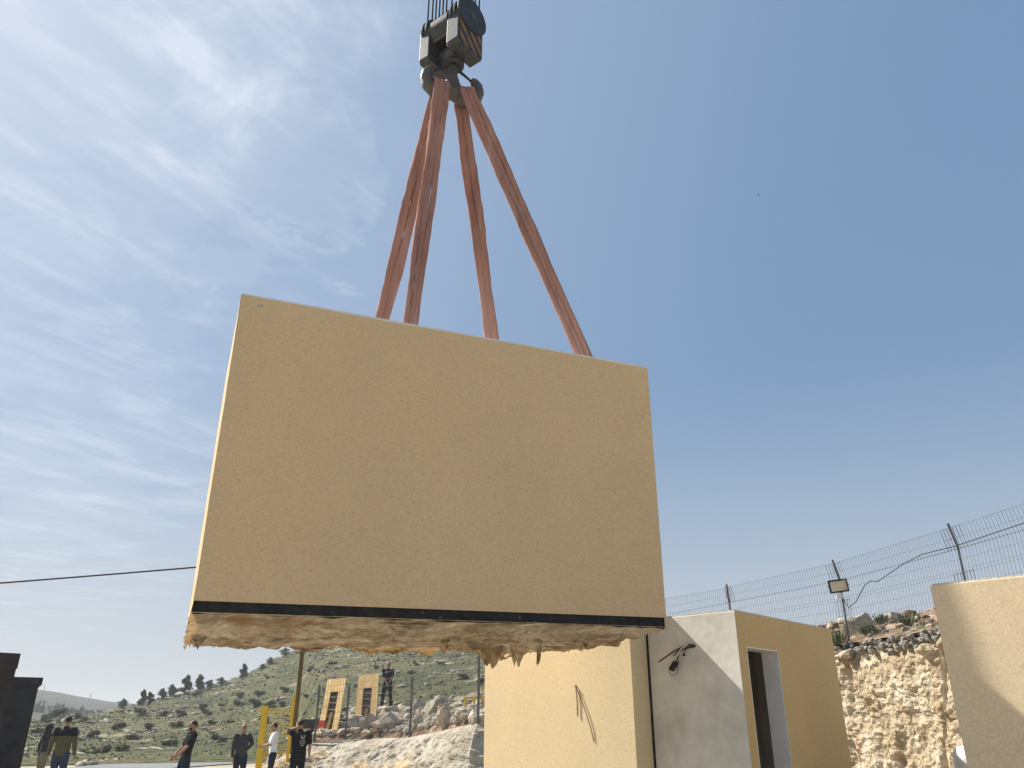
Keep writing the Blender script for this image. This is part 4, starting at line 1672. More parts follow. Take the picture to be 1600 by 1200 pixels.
# ------------------------------------------------------------------ boulders, rubble, hillside rocks
def build_stones():
    big = [(592, 1112, 34, 13, 31.0, 'flat topped pale boulder at the feet of the man in black on the heap'),
           (610, 1128, 50, 20, 30.2, 'broad slanting boulder under the flat topped one in the heap'),
           (560, 1124, 14, 20, 30.6, 'small upright boulder between the two trailer ramps'),
           (577, 1130, 26, 22, 29.8, 'rounded boulder right below the second trailer ramp'),
           (655, 1108, 26, 24, 31.0, 'upright boulder just right of the middle fence post'),
           (684, 1106, 38, 28, 30.0, 'tallest boulder of the heap, pointed on top'),
           (695, 1120, 22, 34, 29.2, 'slab leaning against the tallest boulder of the heap'),
           (658, 1125, 26, 16, 29.0, 'tan boulder at the foot of the heap behind the fence'),
           (718, 1106, 30, 18, 30.5, 'low grey boulder right of the tallest one'),
           (730, 1116, 30, 22, 29.5, 'wide boulder beside the last fence post on the left'),
           (753, 1106, 18, 24, 28.5, 'boulder half hidden by the corner of the sunlit module'),
           (552, 1130, 22, 18, 30.0, 'grey boulder below the gap between the two ramps'),
           (577, 1145, 22, 7, 28.6, 'thin flat stone lying on the soil behind the fence'),
           (635, 1120, 24, 18, 30.6, 'blocky boulder left of the middle fence post')]
    r2 = random.Random(31)
    for (x, y, w, h, D, lab) in big:
        c = hill_at(x, y + h * 0.42)
        D = math.hypot(c.x, c.y)
        k = D / FPX * 0.88
        c.z += h * k * 0.34
        mb = MB()
        rock_into(mb, (0, 0, 0), (w * k * 0.62, w * k * 0.5, h * k * 0.66), r2, 4, rz=r2.uniform(-0.3, 0.3), rough=0.42)
        o = mb.build('boulder', M['stone'], loc=c)
        tag(o, lab, 'boulder', 'limestone boulders heaped behind the fence')
    # rubble in and around the heap
    mb = MB().mat(M['stone'])
    for _ in range(520):
        x = r2.uniform(480, 775)
        yl = interp(x, [480, 550, 640, 745, 775], [1160, 1152, 1150, 1130, 1128])
        y = yl - 7 - abs(r2.gauss(0, 1)) * 15
        p = hill_at(x, y)
        z = p.z
        s = r2.uniform(0.04, 0.16) * (1.5 if r2.random() < 0.12 else 1)
        rock_into(mb, (p.x, p.y, z + s * 0.2), (s * 1.3, s, s * 0.8), r2, 1)
    # packed core of the heap so stones do not hover
    for _ in range(110):
        x = r2.uniform(545, 770)
        y = r2.uniform(1112, 1130)
        p = hill_at(x, y)
        s = r2.uniform(0.10, 0.26)
        p.z += s * 0.3
        rock_into(mb, p, (s * 1.3, s, s * 0.9), r2, 2)
    tag(mb.build('stone_rubble'), kind='stuff')
    # rubble on top of the rock cut
    mb = MB().mat(M['stone'])
    for _ in range(900):
        az = r2.uniform(14, 38)
        rf, e0, rs, es, pw = hill_params(az)
        r = rf + 0.35 + r2.random() * (rs - rf + 1.0)
        s = 0.03 + 0.10 * r2.random() ** 2.2 + (0.12 if r2.random() < 0.04 else 0)
        mb.mat(M['stone'] if r2.random() < 0.42 else M['soil'])
        rock_into(mb, (r * math.sin(R(az)), r * math.cos(R(az)), hill_z(az, r) + bumps(az, r) + s * 0.2), (s * 1.3, s, s * 0.8), r2, 1)
    tag(mb.build('cut_top_rubble'), kind='stuff')
    for (x, y, w, h, D, lab) in [(1343, 987, 34, 38, 25.2, 'tall pale boulder in the brown rubble right of the floodlight post'),
                                 (1389, 967, 26, 12, 26.5, 'pale flat boulder on the skyline of the rubble'),
                                 (1440, 994, 14, 8, 23.5, 'small white stone in brown earth by the right module'),
                                 (1395, 1030, 24, 12, 23.0, 'squared yellow stone set in the mortar kerb'),
                                 (1456, 1018, 34, 15, 21.5, 'long yellow block set in the mortar kerb by the right module')]:
        c = at_dist(x, y, D)
        k = D / FPX
        mb = MB()
        rock_into(mb, (0, 0, 0), (w * k * 0.62, w * k * 0.45, h * k * 0.64), r2, 3, rz=r2.uniform(-0.3, 0.3))
        tag(mb.build('boulder', M['stone'] if y < 1000 else M['rock'], loc=c), lab, 'boulder')
    # outcrops and stones scattered over the hillside, too many to count
    mb = MB().mat(M['hill_rock'])
    cnt = 0
    while cnt < 1250:
        az = r2.uniform(-33, 8)
        rf, e0, rs, es, pw = hill_params(az)
        t = r2.random() ** 0.7
        r = rf + 2.5 + (rs - rf - 2.5) * t
        x, y = r * math.sin(R(az)), r * math.cos(R(az))
        # terraces: stones gather along level lines
        zz = hill_z(az, r)
        band = (zz / 1.25 + 0.9 * mnoise.noise(Vector((x * 0.03, y * 0.03, 5)))) % 1.0
        if (band > 0.22 or mnoise.noise(Vector((x * 0.05, y * 0.05, 1))) < -0.05) and r2.random() < 0.86:
            continue
        cnt += 1
        s = (0.09 + 0.24 * r2.random() ** 3) * (0.6 + r / 150)
        rock_into(mb, (x, y, zz + bumps(az, r) + s * 0.12), (s * r2.uniform(1.0, 2.2), s * 0.9, s * 0.55), r2, 1)
    tag(mb.build('hillside_rocks'), kind='stuff')
    # white stones along the road verge
    mb = MB().mat(M['stone'])
    for _ in range(900):
        x = r2.uniform(120, 470)
        y = interp(x, [120, 140, 250, 350, 410, 470], [1198, 1195, 1186, 1179, 1177.5, 1177]) - abs(r2.gauss(0, 2.2))
        p = at_z(x, y, 0.0)
        s = 0.05 + 0.16 * r2.random() ** 3
        rock_into(mb, (p.x, p.y, s * 0.3), (s * 1.4, s, s * 0.8), r2, 1)
    for _ in range(170):
        x = r2.uniform(412, 462)
        y = r2.uniform(1166, 1215)
        D = r2.uniform(30.5, 37)
        p = at_dist(x, y, D)
        s = 0.06 + 0.2 * r2.random() ** 2
        rock_into(mb, (p.x, p.y, s * 0.3 + max(0, 0.8 - abs(D - 34) * 0.3) * r2.random()), (s * 1.3, s, s * 0.8), r2, 1)
    tag(mb.build('verge_stones'), kind='stuff')


build_stones()

# ------------------------------------------------------------------ vegetation
def leaf_cloud(mb, c, rad, n, size, r2, shape=None):
    """n small leaf clumps spread through an uneven crown"""
    off = Vector((r2.uniform(0, 50), r2.uniform(0, 50), r2.uniform(0, 50)))
    k = 0
    while k < n:
        d = Vector((r2.gauss(0, 1), r2.gauss(0, 1), r2.gauss(0, 1))).normalized()
        rr_ = r2.random() ** 0.45
        lump = 0.78 + 0.5 * fbm(d * 1.4 + off, 3)
        p = d * rr_ * max(0.2, lump)
        q = Vector((p.x * rad[0], p.y * rad[1], p.z * rad[2]))
        if shape:
            q = shape(q)
        if mnoise.noise(q * (1.7 / max(rad)) + off) < -0.28 and rr_ > 0.6:
            k += 1
            continue
        k += 1
        s = size * r2.uniform(0.6, 1.4)
        a = Vector((r2.gauss(0, 1), r2.gauss(0, 1), r2.gauss(0, 1))).normalized()
        b = a.cross(Vector((r2.gauss(0, 1), r2.gauss(0, 1), r2.gauss(0, 1)))).normalized()
        cc = Vector(c) + q
        mb.add([cc - a * s, cc + b * s * 0.5, cc + a * s, cc - b * s * 0.5], [(0, 1, 2, 3)])


def shrub_mesh(kind, seed):
    r2 = random.Random(seed)
    cr = MB()
    m = M[kind]
    lumps = r2.randint(3, 5)
    for _ in range(lumps):
        leaf_cloud(cr, (r2.uniform(-0.45, 0.45), r2.uniform(-0.4, 0.4), r2.uniform(0.35, 0.75)), (r2.uniform(0.35, 0.6), r2.uniform(0.35, 0.6), r2.uniform(0.32, 0.5)), 330, 0.085, r2)
    cr.mats = [m]
    st = MB()
    for _ in range(4):
        a = r2.uniform(0, 6.28)
        st.tube([(0.06 * math.cos(a), 0.06 * math.sin(a), -0.25), (0.3 * math.cos(a), 0.3 * math.sin(a), 0.6)], [0.04, 0.012], 5)
    st.mats = [M['bark']]
    return cr.mesh('crown'), st.mesh('stem')


SHRUBS = [shrub_mesh('leaf_dark', 1), shrub_mesh('leaf_olive', 2), shrub_mesh('leaf_grey', 3), shrub_mesh('leaf_olive', 4), shrub_mesh('leaf_dark', 5)]


def place_shrub(k, p, s, label, cat='shrub', group='shrubs scattered over the hillside', rz=0.0, name='shrub', squash=1.0):
    root = empty(name, p, rz, label, cat, group)
    root.scale = (s, s, s * squash)
    for me, nm in zip(SHRUBS[k], ('crown', 'stem')):
        o = bpy.data.objects.new(nm, me)
        col.objects.link(o)
        o.parent = root
    return root


# x, y (foot), width px, kind, what it is near
SHRUB_SPOTS = [
    (108, 1158, 36, 0, 'dark round shrub right behind the head of the man in navy and olive'),
    (142, 1157, 24, 0, 'dark wide shrub right of the man in navy and olive'),
    (88, 1120, 30, 0, 'big dark scrub patch on the lower slope left of the ochre roofless ruin'),
    (70, 1128, 22, 2, 'grey-green scrub beside the rim of the dark container'),
    (125, 1128, 22, 2, 'grey-green shrub on the slope above the man in navy'),
    (60, 1150, 22, 1, 'olive shrub just above the hooded person'),
    (182, 1143, 26, 0, 'dark shrub in the middle of the left slope, alone'),
    (205, 1156, 24, 1, 'olive shrub on the lower slope, below the lone dark shrub'),
    (222, 1118, 26, 0, 'dark leafy shrub just under the skyline pine group'),
    (258, 1116, 16, 1, 'small olive shrub below the gap between the skyline trees'),
    (230, 1140, 22, 0, 'dark flat shrub halfway down the slope under the pine group'),
    (306, 1087, 16, 0, 'small dark shrub just under the pair of skyline pines'),
    (318, 1106, 22, 0, 'dark shrub on the slope right below the pair of skyline pines'),
    (322, 1118, 18, 2, 'grey-green shrub touching the dark one above the man in the black polo'),
    (283, 1118, 22, 0, 'broad dark shrub above the head of the man in the black polo'),
    (256, 1118, 18, 2, 'grey-green shrub left of the man in the black polo'),
    (347, 1104, 14, 1, 'small olive shrub in the middle of the slope, above the man in grey'),
    (376, 1090, 20, 0, 'dark shrub high on the slope below the lone skyline pine'),
    (374, 1104, 24, 2, 'grey-green bush over the head of the man in grey'),
    (398, 1106, 28, 0, 'largest dark bush on the slope, left of the yellow gate top'),
    (405, 1088, 22, 1, 'olive bush above the yellow gate post'),
    (420, 1106, 22, 0, 'dark bush right behind the top of the yellow gate'),
    (442, 1104, 18, 0, 'dark bush framed by the yellow gate leaf'),
    (445, 1080, 18, 0, 'dark bush left of the brown pole'),
    (412, 1128, 26, 0, 'dark bush between the man in grey and the yellow gate post'),
    (360, 1128, 16, 1, 'olive bush left of the head of the man in grey'),
    (330, 1132, 20, 1, 'olive bush right of the head of the man in the black polo'),
    (275, 1140, 22, 1, 'olive bush on the low slope left of the black polo shirt'),
    (340, 1162, 26, 2, 'grey-green bush by the road right of the man in the black polo'),
    (266, 1166, 26, 1, 'olive bush by the road left of the man in the black polo'),
    (160, 1176, 30, 2, 'grey-green bush by the road right of the man in navy and olive'),
    (130, 1180, 20, 1, 'olive bush at the roadside beside the jeans of the man in navy'),
    (190, 1172, 22, 1, 'olive bush above the white verge stones on the left'),
    (455, 1130, 18, 1, 'olive bush behind the man in white'),
    (520, 1040, 16, 1, 'small olive bush on the upper slope left of the ramps'),
    (485, 1050, 18, 0, 'dark bush on the upper slope just right of the brown pole'),
    (588, 1046, 14, 0, 'small dark bush on the upper slope above the second ramp'),
    (690, 1040, 16, 1, 'olive bush on the upper slope above the tallest boulder'),
    (725, 1062, 26, 0, 'dark bush beside the last fence post at the sunlit module'),
    (752, 1070, 18, 2, 'grey-green bush at the left edge of the sunlit module'),
    (480, 1092, 18, 1, 'olive bush on the slope left of the first ramp'),
]
for i, (x, y, w, k, lab) in enumerate(SHRUB_SPOTS):
    lab = lab.replace(' left of the ochre roofless ruin', ' below the far ridge')
    p = hill_at(x, y)
    s = w * p.length / FPX * 0.55
    place_shrub(k, p - UP * 0.05 * s, s, lab, rz=i * 1.3, squash=0.75)


def pine(name, x, y, w, h, label, lean=0.0, seed=0, cat='tree', round_=False):
    az, te = az_el(x, y)
    p = hill_at(x, y + 2)
    k = p.length / FPX
    W, Hh = w * k, h * k
    r2 = random.Random(seed)
    root = empty(name, p, 0, label, cat, 'trees on the skyline of the hill')
    tr = MB()
    tr.tube([(0, 0, -0.3), (lean * 0.2, 0, Hh * 0.45), (lean * 0.6, 0, Hh * 0.85)], [W * 0.06, W * 0.045, W * 0.015], 7)
    for _ in range(5):
        z = r2.uniform(0.25, 0.7) * Hh
        a = r2.uniform(0, 6.28)
        tr.tube([(lean * 0.3, 0, z), (lean * 0.3 + W * 0.35 * math.cos(a), W * 0.35 * math.sin(a), z + 0.15 * Hh)], [W * 0.025, W * 0.008], 5)
    tr.build('trunk', M['bark'], root)
    cr = MB()
    lumps = 9
    for j in range(lumps):
        t = j / (lumps - 1)
        ww = (1 - 0.60 * t) if not round_ else math.sin(math.pi * (0.18 + 0.75 * t))
        a = r2.uniform(0, 6.28)
        o = W * 0.20 * ww
        leaf_cloud(cr, (lean * t * 0.7 + o * math.cos(a), o * math.sin(a), Hh * (0.2 + 0.68 * t)), (W * 0.42 * ww, W * 0.42 * ww, Hh * 0.16), 250, 0.055 * Hh, r2)
    cr.build('crown', M['leaf_dark'], root)


TREES = [('pine_tree', 378, 1061, 15, 21, 'lone leaning pine on the bare stretch of the skyline', 0.25, 1, False),
         ('pine_tree', 289, 1084, 20, 24, 'left and broader pine of the close skyline pair', -0.1, 2, False),
         ('pine_tree', 309, 1078, 16, 21, 'right and slimmer pine of the close skyline pair', 0.2, 3, False),
         ('shrubby_tree', 328, 1074, 18, 11, 'low round tree on the skyline just right of the pine pair', 0, 4, True),
         ('shrubby_tree', 345, 1071, 18, 11, 'low wide tree on the skyline left of the lone pine', 0, 5, True),
         ('shrubby_tree', 266, 1088, 20, 15, 'rounded tree on the skyline left of the pine pair', 0, 6, True),
         ('shrubby_tree', 252, 1092, 14, 14, 'small rounded tree at the left end of the skyline clump', 0, 7, True),
         ('pine_tree', 221, 1101, 14, 20, 'pointed tree where the near hill meets the far ridge', 0, 8, False),
         ('shrubby_tree', 232, 1098, 14, 16, 'bushy tree touching the pointed one at the hill foot', 0, 9, True),
         ('shrubby_tree', 190, 1106, 18, 12, 'low dark tree left of the pointed one against the far ridge', 0, 10, True),
         ('shrubby_tree', 421, 1036, 16, 10, 'low tree on the steep skyline right of the lone pine', 0, 11, True),
         ('shrubby_tree', 410, 1043, 12, 8, 'smallest tree on the steep skyline right of the lone pine', 0, 12, True),
         ('shrubby_tree', 446, 1022, 22, 11, 'flat topped tree on the skyline left of the brown pole', 0, 13, True),
         ('shrubby_tree', 484, 1010, 16, 10, 'tree on the skyline right of the brown pole, under the torn foil', 0, 14, True)]
for (nm, x, y, w, h, lab, lean, seed, rd) in TREES:
    pine(nm, x, y, w, h, lab, lean, seed, 'tree', rd)


def build_far_scrub():
    """woody scrub in the valley and on the far ridge, one mass at this distance"""
    r2 = random.Random(12)
    hill = bpy.data.objects['far_hill'].data
    vs = [v.co.copy() for v in hill.vertices]
    mb = MB()
    for pg in hill.polygons:
        c = pg.center
        r = math.hypot(c.x, c.y)
        if r > 300 or c.x > 20:
            continue
        for _ in range(2 if r > 300 else 4):
            a, b = r2.random(), r2.random()
            q = [vs[i] for i in pg.vertices]
            p = q[0].lerp(q[1], a).lerp(q[3].lerp(q[2], a), b)
            if mnoise.noise(Vector((p.x * 0.02, p.y * 0.02, 3))) < -0.05 and r > 260:
                continue
            s_ = r2.uniform(0.8, 2.4)
            leaf_cloud(mb, (p.x, p.y, p.z + s_ * 0.4), (s_ * 1.4, s_ * 1.2, s_ * 0.8), 34, s_ * 0.42, r2)
    mb.mats = [M['leaf_dark']]
    tag(mb.build('far_scrub'), kind='stuff')


build_far_scrub()


def build_bulk_bag():
    D = 10.2
    c = at_dist(1503, 1190, D)
    top = at_dist(1500, 1166, D).z
    root = empty('bulk_bag', (c.x + 0.42, c.y, 0), R(-25), 'white bulk bag with a dark blue body peeping out beside the sand coloured module', 'bulk bag')
    for nm, z0, z1, m, k in (('bag_body', 0.0, top - 0.26, CLOTHS['bag_blue'], 1.0), ('bag_top', top - 0.255, top, CLOTHS['bag_white'], 0.99)):
        mb = MB()
        vs, fs = [], []
        n, rows = 28, 8
        for j in range(rows + 1):
            t = j / rows
            for i in range(n):
                a = 2 * math.pi * i / n
                sq = 0.45 * k / max(abs(math.cos(a)), abs(math.sin(a))) ** 0.8
                w = sq * (1 + 0.05 * fbm(Vector((math.cos(a) * 2, math.sin(a) * 2, t * 2 + z0)), 3))
                if nm == 'bag_top':
                    w *= 1 - 0.10 * t ** 5
                vs.append((w * math.cos(a), w * math.sin(a), z0 + (z1 - z0) * t))
        for j in range(rows):
            for i in range(n):
                q, q2 = j * n + i, j * n + (i + 1) % n
                fs.append((q, q2, q2 + n, q + n))
        fs.append(tuple(rows * n + i for i in range(n)))
        mb.add(vs, fs)
        mb.build(nm, m, root, smooth=True)


CLOTHS = {'bag_white': mat('white_woven_bag', [(0.66, 0.66, 0.66), (0.76, 0.76, 0.75)], scale=6, rough=0.8, bump=0.5),
          'bag_blue': mat('dark_blue_woven_bag', [(0.03, 0.03, 0.10), (0.05, 0.05, 0.14)], scale=6, rough=0.8, bump=0.5)}
build_bulk_bag()


def build_weeds():
    spots = [(1308, 993, 24, 24.0, 'green weed growing left of the floodlight post base'), (1362, 1004, 22, 24.2, 'green leafy weed right of the pale rubble boulder'),
             (1420, 985, 26, 25.0, 'dry green weed in the brown earth near the right module'), (1265, 972, 20, 27.0, 'tall thin grass on the edge behind the door module roof'),
             (1378, 982, 18, 26, 'dull green weed below the skyline stones'), (640, 1140, 16, 28.2, 'low green weed at the foot of the boulder heap')]
    r2 = random.Random(77)
    for i, (x, y, w, D, lab) in enumerate(spots):
        az = az_el(x, y)[0]
        p = at_dist(x, y, D)
        z = hill_z(az, D) + bumps(az, D)
        p.z = z if x > 900 else p.z - 0.1
        s = w * D / FPX
        mb = MB()
        for _ in range(90):
            a = r2.uniform(0, 6.28)
            l = s * r2.uniform(0.4, 1.0)
            d = Vector((math.cos(a) * r2.uniform(0.1, 0.6), math.sin(a) * r2.uniform(0.1, 0.6), 1)).normalized()
            b0 = Vector((r2.gauss(0, 0.2) * s, r2.gauss(0, 0.2) * s, -0.03))
            sd_ = d.cross(UP).normalized() * 0.007
            mid = b0 + d * l * 0.6
            tip = b0 + d * l + Vector((d.x, d.y, -0.3)) * l * 0.25
            mb.add([b0 - sd_, b0 + sd_, mid + sd_ * 1.6, tip, mid - sd_ * 1.6], [(0, 1, 2, 3, 4)])
            for _k in range(2):
                q = b0.lerp(tip, r2.uniform(0.3, 1))
                v1 = Vector((r2.gauss(0, 1), r2.gauss(0, 1), r2.gauss(0, 0.6))).normalized() * 0.05
                v2 = Vector((r2.gauss(0, 1), r2.gauss(0, 1), r2.gauss(0, 0.6))).normalized() * 0.03
                mb.add([q - v1, q + v2, q + v1, q - v2], [(0, 1, 2, 3)])
        tag(mb.build('weed', M['leaf_fresh'], loc=p), lab, 'weed')


build_weeds()


def build_grass():
    """tussocks and low scrub giving the slope its nap: beyond counting"""
    r2 = random.Random(55)
    for nm, m, n, s0 in (('hill_grass', M['grass_tuft'], 7000, 0.08), ('hill_scrub', M['leaf_olive'], 110, 0.18)):
        mb = MB().mat(m)
        vs, fs = [], []
        k = 0
        while k < n:
            az = r2.uniform(-33, 6)
            rf, e0, rs, es, pw = hill_params(az)
            t = r2.random() ** 0.8
            r = rf + 1.5 + (rs - rf) * t
            x, y = r * math.sin(R(az)), r * math.cos(R(az))
            if mnoise.noise(Vector((x * 0.08, y * 0.08, 4 if nm == 'hill_scrub' else 0))) < -0.05:
                if r2.random() < 0.8:
                    continue
            k += 1
            z = hill_z(az, r) + bumps(az, r)
            s = s0 * r2.uniform(0.5, 1.5) * (0.6 + r / 170)
            for _ in range(5):
                a = r2.uniform(0, 6.28)
                d = Vector((math.cos(a), math.sin(a), 0))
                c = Vector((x, y, z)) + d * s * 0.35
                e = Vector((-d.y, d.x, 0)) * s * 0.55
                b = len(vs)
                vs += [c - e, c + e, c + e * 0.3 + UP * s * r2.uniform(0.5, 1.0) + d * s * 0.3, c - e * 0.4 + UP * s * r2.uniform(0.5, 0.9)]
                fs.append((b, b + 1, b + 2, b + 3))
        mb.add(vs, fs)
        o = mb.build(nm)
        tag(o, kind='stuff')


build_grass()

# ------------------------------------------------------------------ people
def cloth(name, c):
    return mat(name, [tuple(v * 0.85 for v in c), tuple(v * 1.12 for v in c)], scale=7, rough=0.95, bump=0.4, bump_scale=18, bump_dist=0.03, spec=0.1)


CL = {k: cloth(k + '_cloth', c) for k, c in dict(black=(0.012, 0.012, 0.014), charcoal=(0.05, 0.052, 0.058), white=(0.74, 0.74, 0.76), navy=(0.016, 0.018, 0.028), olive=(0.10, 0.095, 0.05),
      denim=(0.035, 0.05, 0.085), dark_denim=(0.02, 0.028, 0.045), khaki=(0.17, 0.145, 0.085), slate=(0.030, 0.036, 0.040)).items()}
M['print'] = mat('pale_shirt_print', [(0.30, 0.30, 0.30), (0.5, 0.5, 0.5)], scale=20, rough=0.9)


def limb(mb, pts, rad, flat=1.0, n=12, side=None):
    """smooth tapered limb through joints with round ends"""
    P = [Vector(p) for p in pts]
    dense, rr_ = [], []
    for i in range(len(P) - 1):
        for k in range(4):
            t = k / 4
            dense.append(P[i].lerp(P[i + 1], t))
            rr_.append(rad[i] + (rad[i + 1] - rad[i]) * t)
    dense.append(P[-1])
    rr_.append(rad[-1])
    mb.tube(dense, rr_, n, flat=flat, side=side)
    for p, r_ in ((P[0], rad[0]), (P[-1], rad[-1])):
        mb.ball(p, r_ * (1 if flat == 1 else 0.96 * min(1, flat)), 10, 7)


def fuse(mb, name, m, parent, voxel, smooth=3):
    """turn overlapping shapes into one continuous skin (kept as plain mesh data)"""
    me = mb.mesh(name)
    tmp = bpy.data.objects.new(name, me)
    col.objects.link(tmp)
    md = tmp.modifiers.new('fuse', 'REMESH')
    md.mode = 'VOXEL'
    md.voxel_size = voxel
    md.use_smooth_shade = True
    if smooth:
        sm = tmp.modifiers.new('soften', 'SMOOTH')
        sm.iterations = smooth
    dg = bpy.context.evaluated_depsgraph_get()
    new = bpy.data.meshes.new_from_object(tmp.evaluated_get(dg))
    bpy.data.objects.remove(tmp)
    o = bpy.data.objects.new(name, new)
    new.name = name
    new.materials.clear()
    for x in (m if isinstance(m, list) else [m]):
        new.materials.append(x)
    new.polygons.foreach_set('use_smooth', [True] * len(new.polygons))
    col.objects.link(o)
    if parent:
        o.parent = parent
    return o


def person(loc, face, height, label, pose, shirt, trousers, hair=True, sleeve='short', hood=False, extra=None, build=1.0, shirt2=None):
    """local frame: x = the person's right hand side, y = ahead, z = up; pose gives hand targets and leans"""
    k = height / 1.75
    root = empty('person', loc, face, label, 'person')
    root.scale = (k, k, k)
    lean = pose.get('lean', 0.0)
    stance = pose.get('stance', 0.11)
    stride = pose.get('stride', 0.0)
    hip_z, sh_z = 0.92, 1.43

    def up(x, y, z):                                    # lean the trunk about the hips
        dz = z - hip_z
        return Vector((x, y + dz * math.sin(lean), hip_z + dz * math.cos(lean)))
    neck, head = up(0, 0.01, 1.50), up(0, 0.03 + pose.get('nod', 0), 1.635)
    shoulders = {s: up(s * 0.185 * build, 0, sh_z) for s in (-1, 1)}
    hips = {s: Vector((s * 0.095, 0, hip_z - 0.02)) for s in (-1, 1)}
    feet = {s: Vector((s * stance, s * stride, 0.07)) for s in (-1, 1)}
    knees = {s: hips[s].lerp(feet[s], 0.5) + Vector((0, 0.03 + abs(stride) * 0.1, 0)) for s in (-1, 1)}
    hands = {1: pose.get('rh', (0.27, 0.06, 0.80)), -1: pose.get('lh', (-0.27, 0.06, 0.80))}
    elbow_hint = {1: pose.get('re', (0.4, -0.6, -0.5)), -1: pose.get('le', (-0.4, -0.6, -0.5))}
    elbows, wrists = {}, {}
    for s in (-1, 1):
        h = Vector(hands[s])
        a = shoulders[s]
        d = h - a
        L1, L2 = 0.29, 0.265
        dist = min(d.length, L1 + L2 - 0.005)
        dn = d.normalized()
        wrists[s] = a + dn * dist
        x = (L1 * L1 - L2 * L2 + dist * dist) / (2 * dist)
        hgt = math.sqrt(max(0, L1 * L1 - x * x))
        hv = Vector(elbow_hint[s])
        hv = (hv - dn * hv.dot(dn)).normalized()
        elbows[s] = a + dn * x + hv * hgt

    def trunk(mb, e, bottom):
        limb(mb, [up(0, 0, 0.90), up(0, 0.01, 1.08), up(0, 0.015, 1.25), up(0, 0.0, 1.40), up(0, 0.0, 1.455)],
             [0.155 * build + e, 0.150 * build + e, 0.168 * build + e, 0.165 * build + e, 0.09 + e], flat=0.66, n=18, side=(1, 0, 0))
        for s in (-1, 1):
            mb.ball(shoulders[s] + Vector((-s * 0.035, 0, -0.015)), (0.062 + e, 0.060 + e, 0.060 + e))
    # --- body: one continuous surface
    mb = MB()
    trunk(mb, -0.012, 0)
    limb(mb, [up(0, 0, 1.43), neck, head + Vector((0, -0.02, -0.05))], [0.065, 0.057, 0.055])
    rz = Matrix.Rotation(pose.get('turn', 0.0), 3, 'Z')
    mb.ball(head + Vector((0, 0, 0.025)), (0.077, 0.096, 0.100), 18, 12, rot=rz)
    mb.ball(head + rz @ Vector((0, 0.03, -0.055)), (0.056, 0.06, 0.062), 14, 10, rot=rz)
    mb.ball(head + rz @ Vector((0, 0.098, -0.005)), (0.014, 0.020, 0.026), 8, 6, rot=rz)
    mb.ball(head + rz @ Vector((0, 0.086, -0.062)), (0.026, 0.012, 0.012), 8, 6, rot=rz)
    mb.ball(head + rz @ Vector((0, 0.083, 0.035)), (0.05, 0.014, 0.010), 8, 6, rot=rz)
    for s in (-1, 1):
        mb.ball(head + rz @ Vector((s * 0.079, -0.005, 0.0)), (0.011, 0.022, 0.033), 8, 6, rot=rz)
        limb(mb, [hips[s], hips[s].lerp(knees[s], 0.5), knees[s], knees[s].lerp(feet[s], 0.35), feet[s]], [0.088, 0.078, 0.054, 0.056, 0.040])
        limb(mb, [feet[s] + Vector((0, -0.05, -0.03)), feet[s] + Vector((s * 0.01, 0.15, -0.045))], [0.038, 0.032])
        limb(mb, [shoulders[s], shoulders[s].lerp(elbows[s], 0.5), elbows[s], elbows[s].lerp(wrists[s], 0.4), wrists[s]], [0.056, 0.050, 0.040, 0.041, 0.029])
        # hand: palm, four unequal fingers with a bend, thumb from the side of the palm
        f = (wrists[s] - elbows[s]).normalized()
        ref = Vector(pose.get('palm', {}).get(s, (-s, 0.25, 0)))
        pn = (ref - f * ref.dot(f)).normalized()        # palm faces this way
        sd_ = f.cross(pn).normalized()                   # across the palm
        if sd_.y < 0:
            sd_ = -sd_                                  # thumb side forwards
        pc = wrists[s] + f * 0.05
        limb(mb, [wrists[s], pc + sd_ * 0.012, wrists[s] + f * 0.095 + sd_ * 0.004], [0.027, 0.038, 0.036], flat=0.48, side=sd_)
        curl = pose.get('curl', 0.55)
        for j, ln in enumerate((0.072, 0.080, 0.074, 0.058)):
            b0 = wrists[s] + f * 0.092 + sd_ * (0.030 - 0.020 * j)
            b1 = b0 + (f * math.cos(curl * 0.5) + pn * math.sin(curl * 0.5)) * ln * 0.5
            b2 = b1 + (f * math.cos(curl * 1.5) + pn * math.sin(curl * 1.5)) * ln * 0.5
            limb(mb, [b0, b1, b2], [0.0095, 0.009, 0.0075], n=8)
        t0 = wrists[s] + f * 0.035 + sd_ * 0.032
        limb(mb, [t0, t0 + (f * 0.6 + sd_ * 0.7) * 0.035, t0 + (f * 0.9 + sd_ * 0.6 + pn * 0.3) * 0.062], [0.013, 0.011, 0.009], n=8)
    body = fuse(mb, 'body', [M['skin'], M['hair'], M['lips']], root, 0.0085, 2)
    hi = rz.inverted()
    idx = []
    for pg in body.data.polygons:
        q = hi @ (pg.center - head)
        eye = any((q - Vector((s * 0.031, 0.088, 0.014))).length < 0.0125 for s in (-1, 1))
        brow = abs(q.z - 0.040) < 0.006 and 0.012 < abs(q.x) < 0.052 and q.y > 0.06
        lip = abs(q.z + 0.062) < 0.007 and abs(q.x) < 0.022 and q.y > 0.07
        beard = pose.get('beard') and q.y > 0.02 and q.z < -0.045 and q.z > -0.13 and not lip
        idx.append(1 if (eye or brow or beard) else (2 if lip else 0))
    body.data.polygons.foreach_set('material_index', idx)
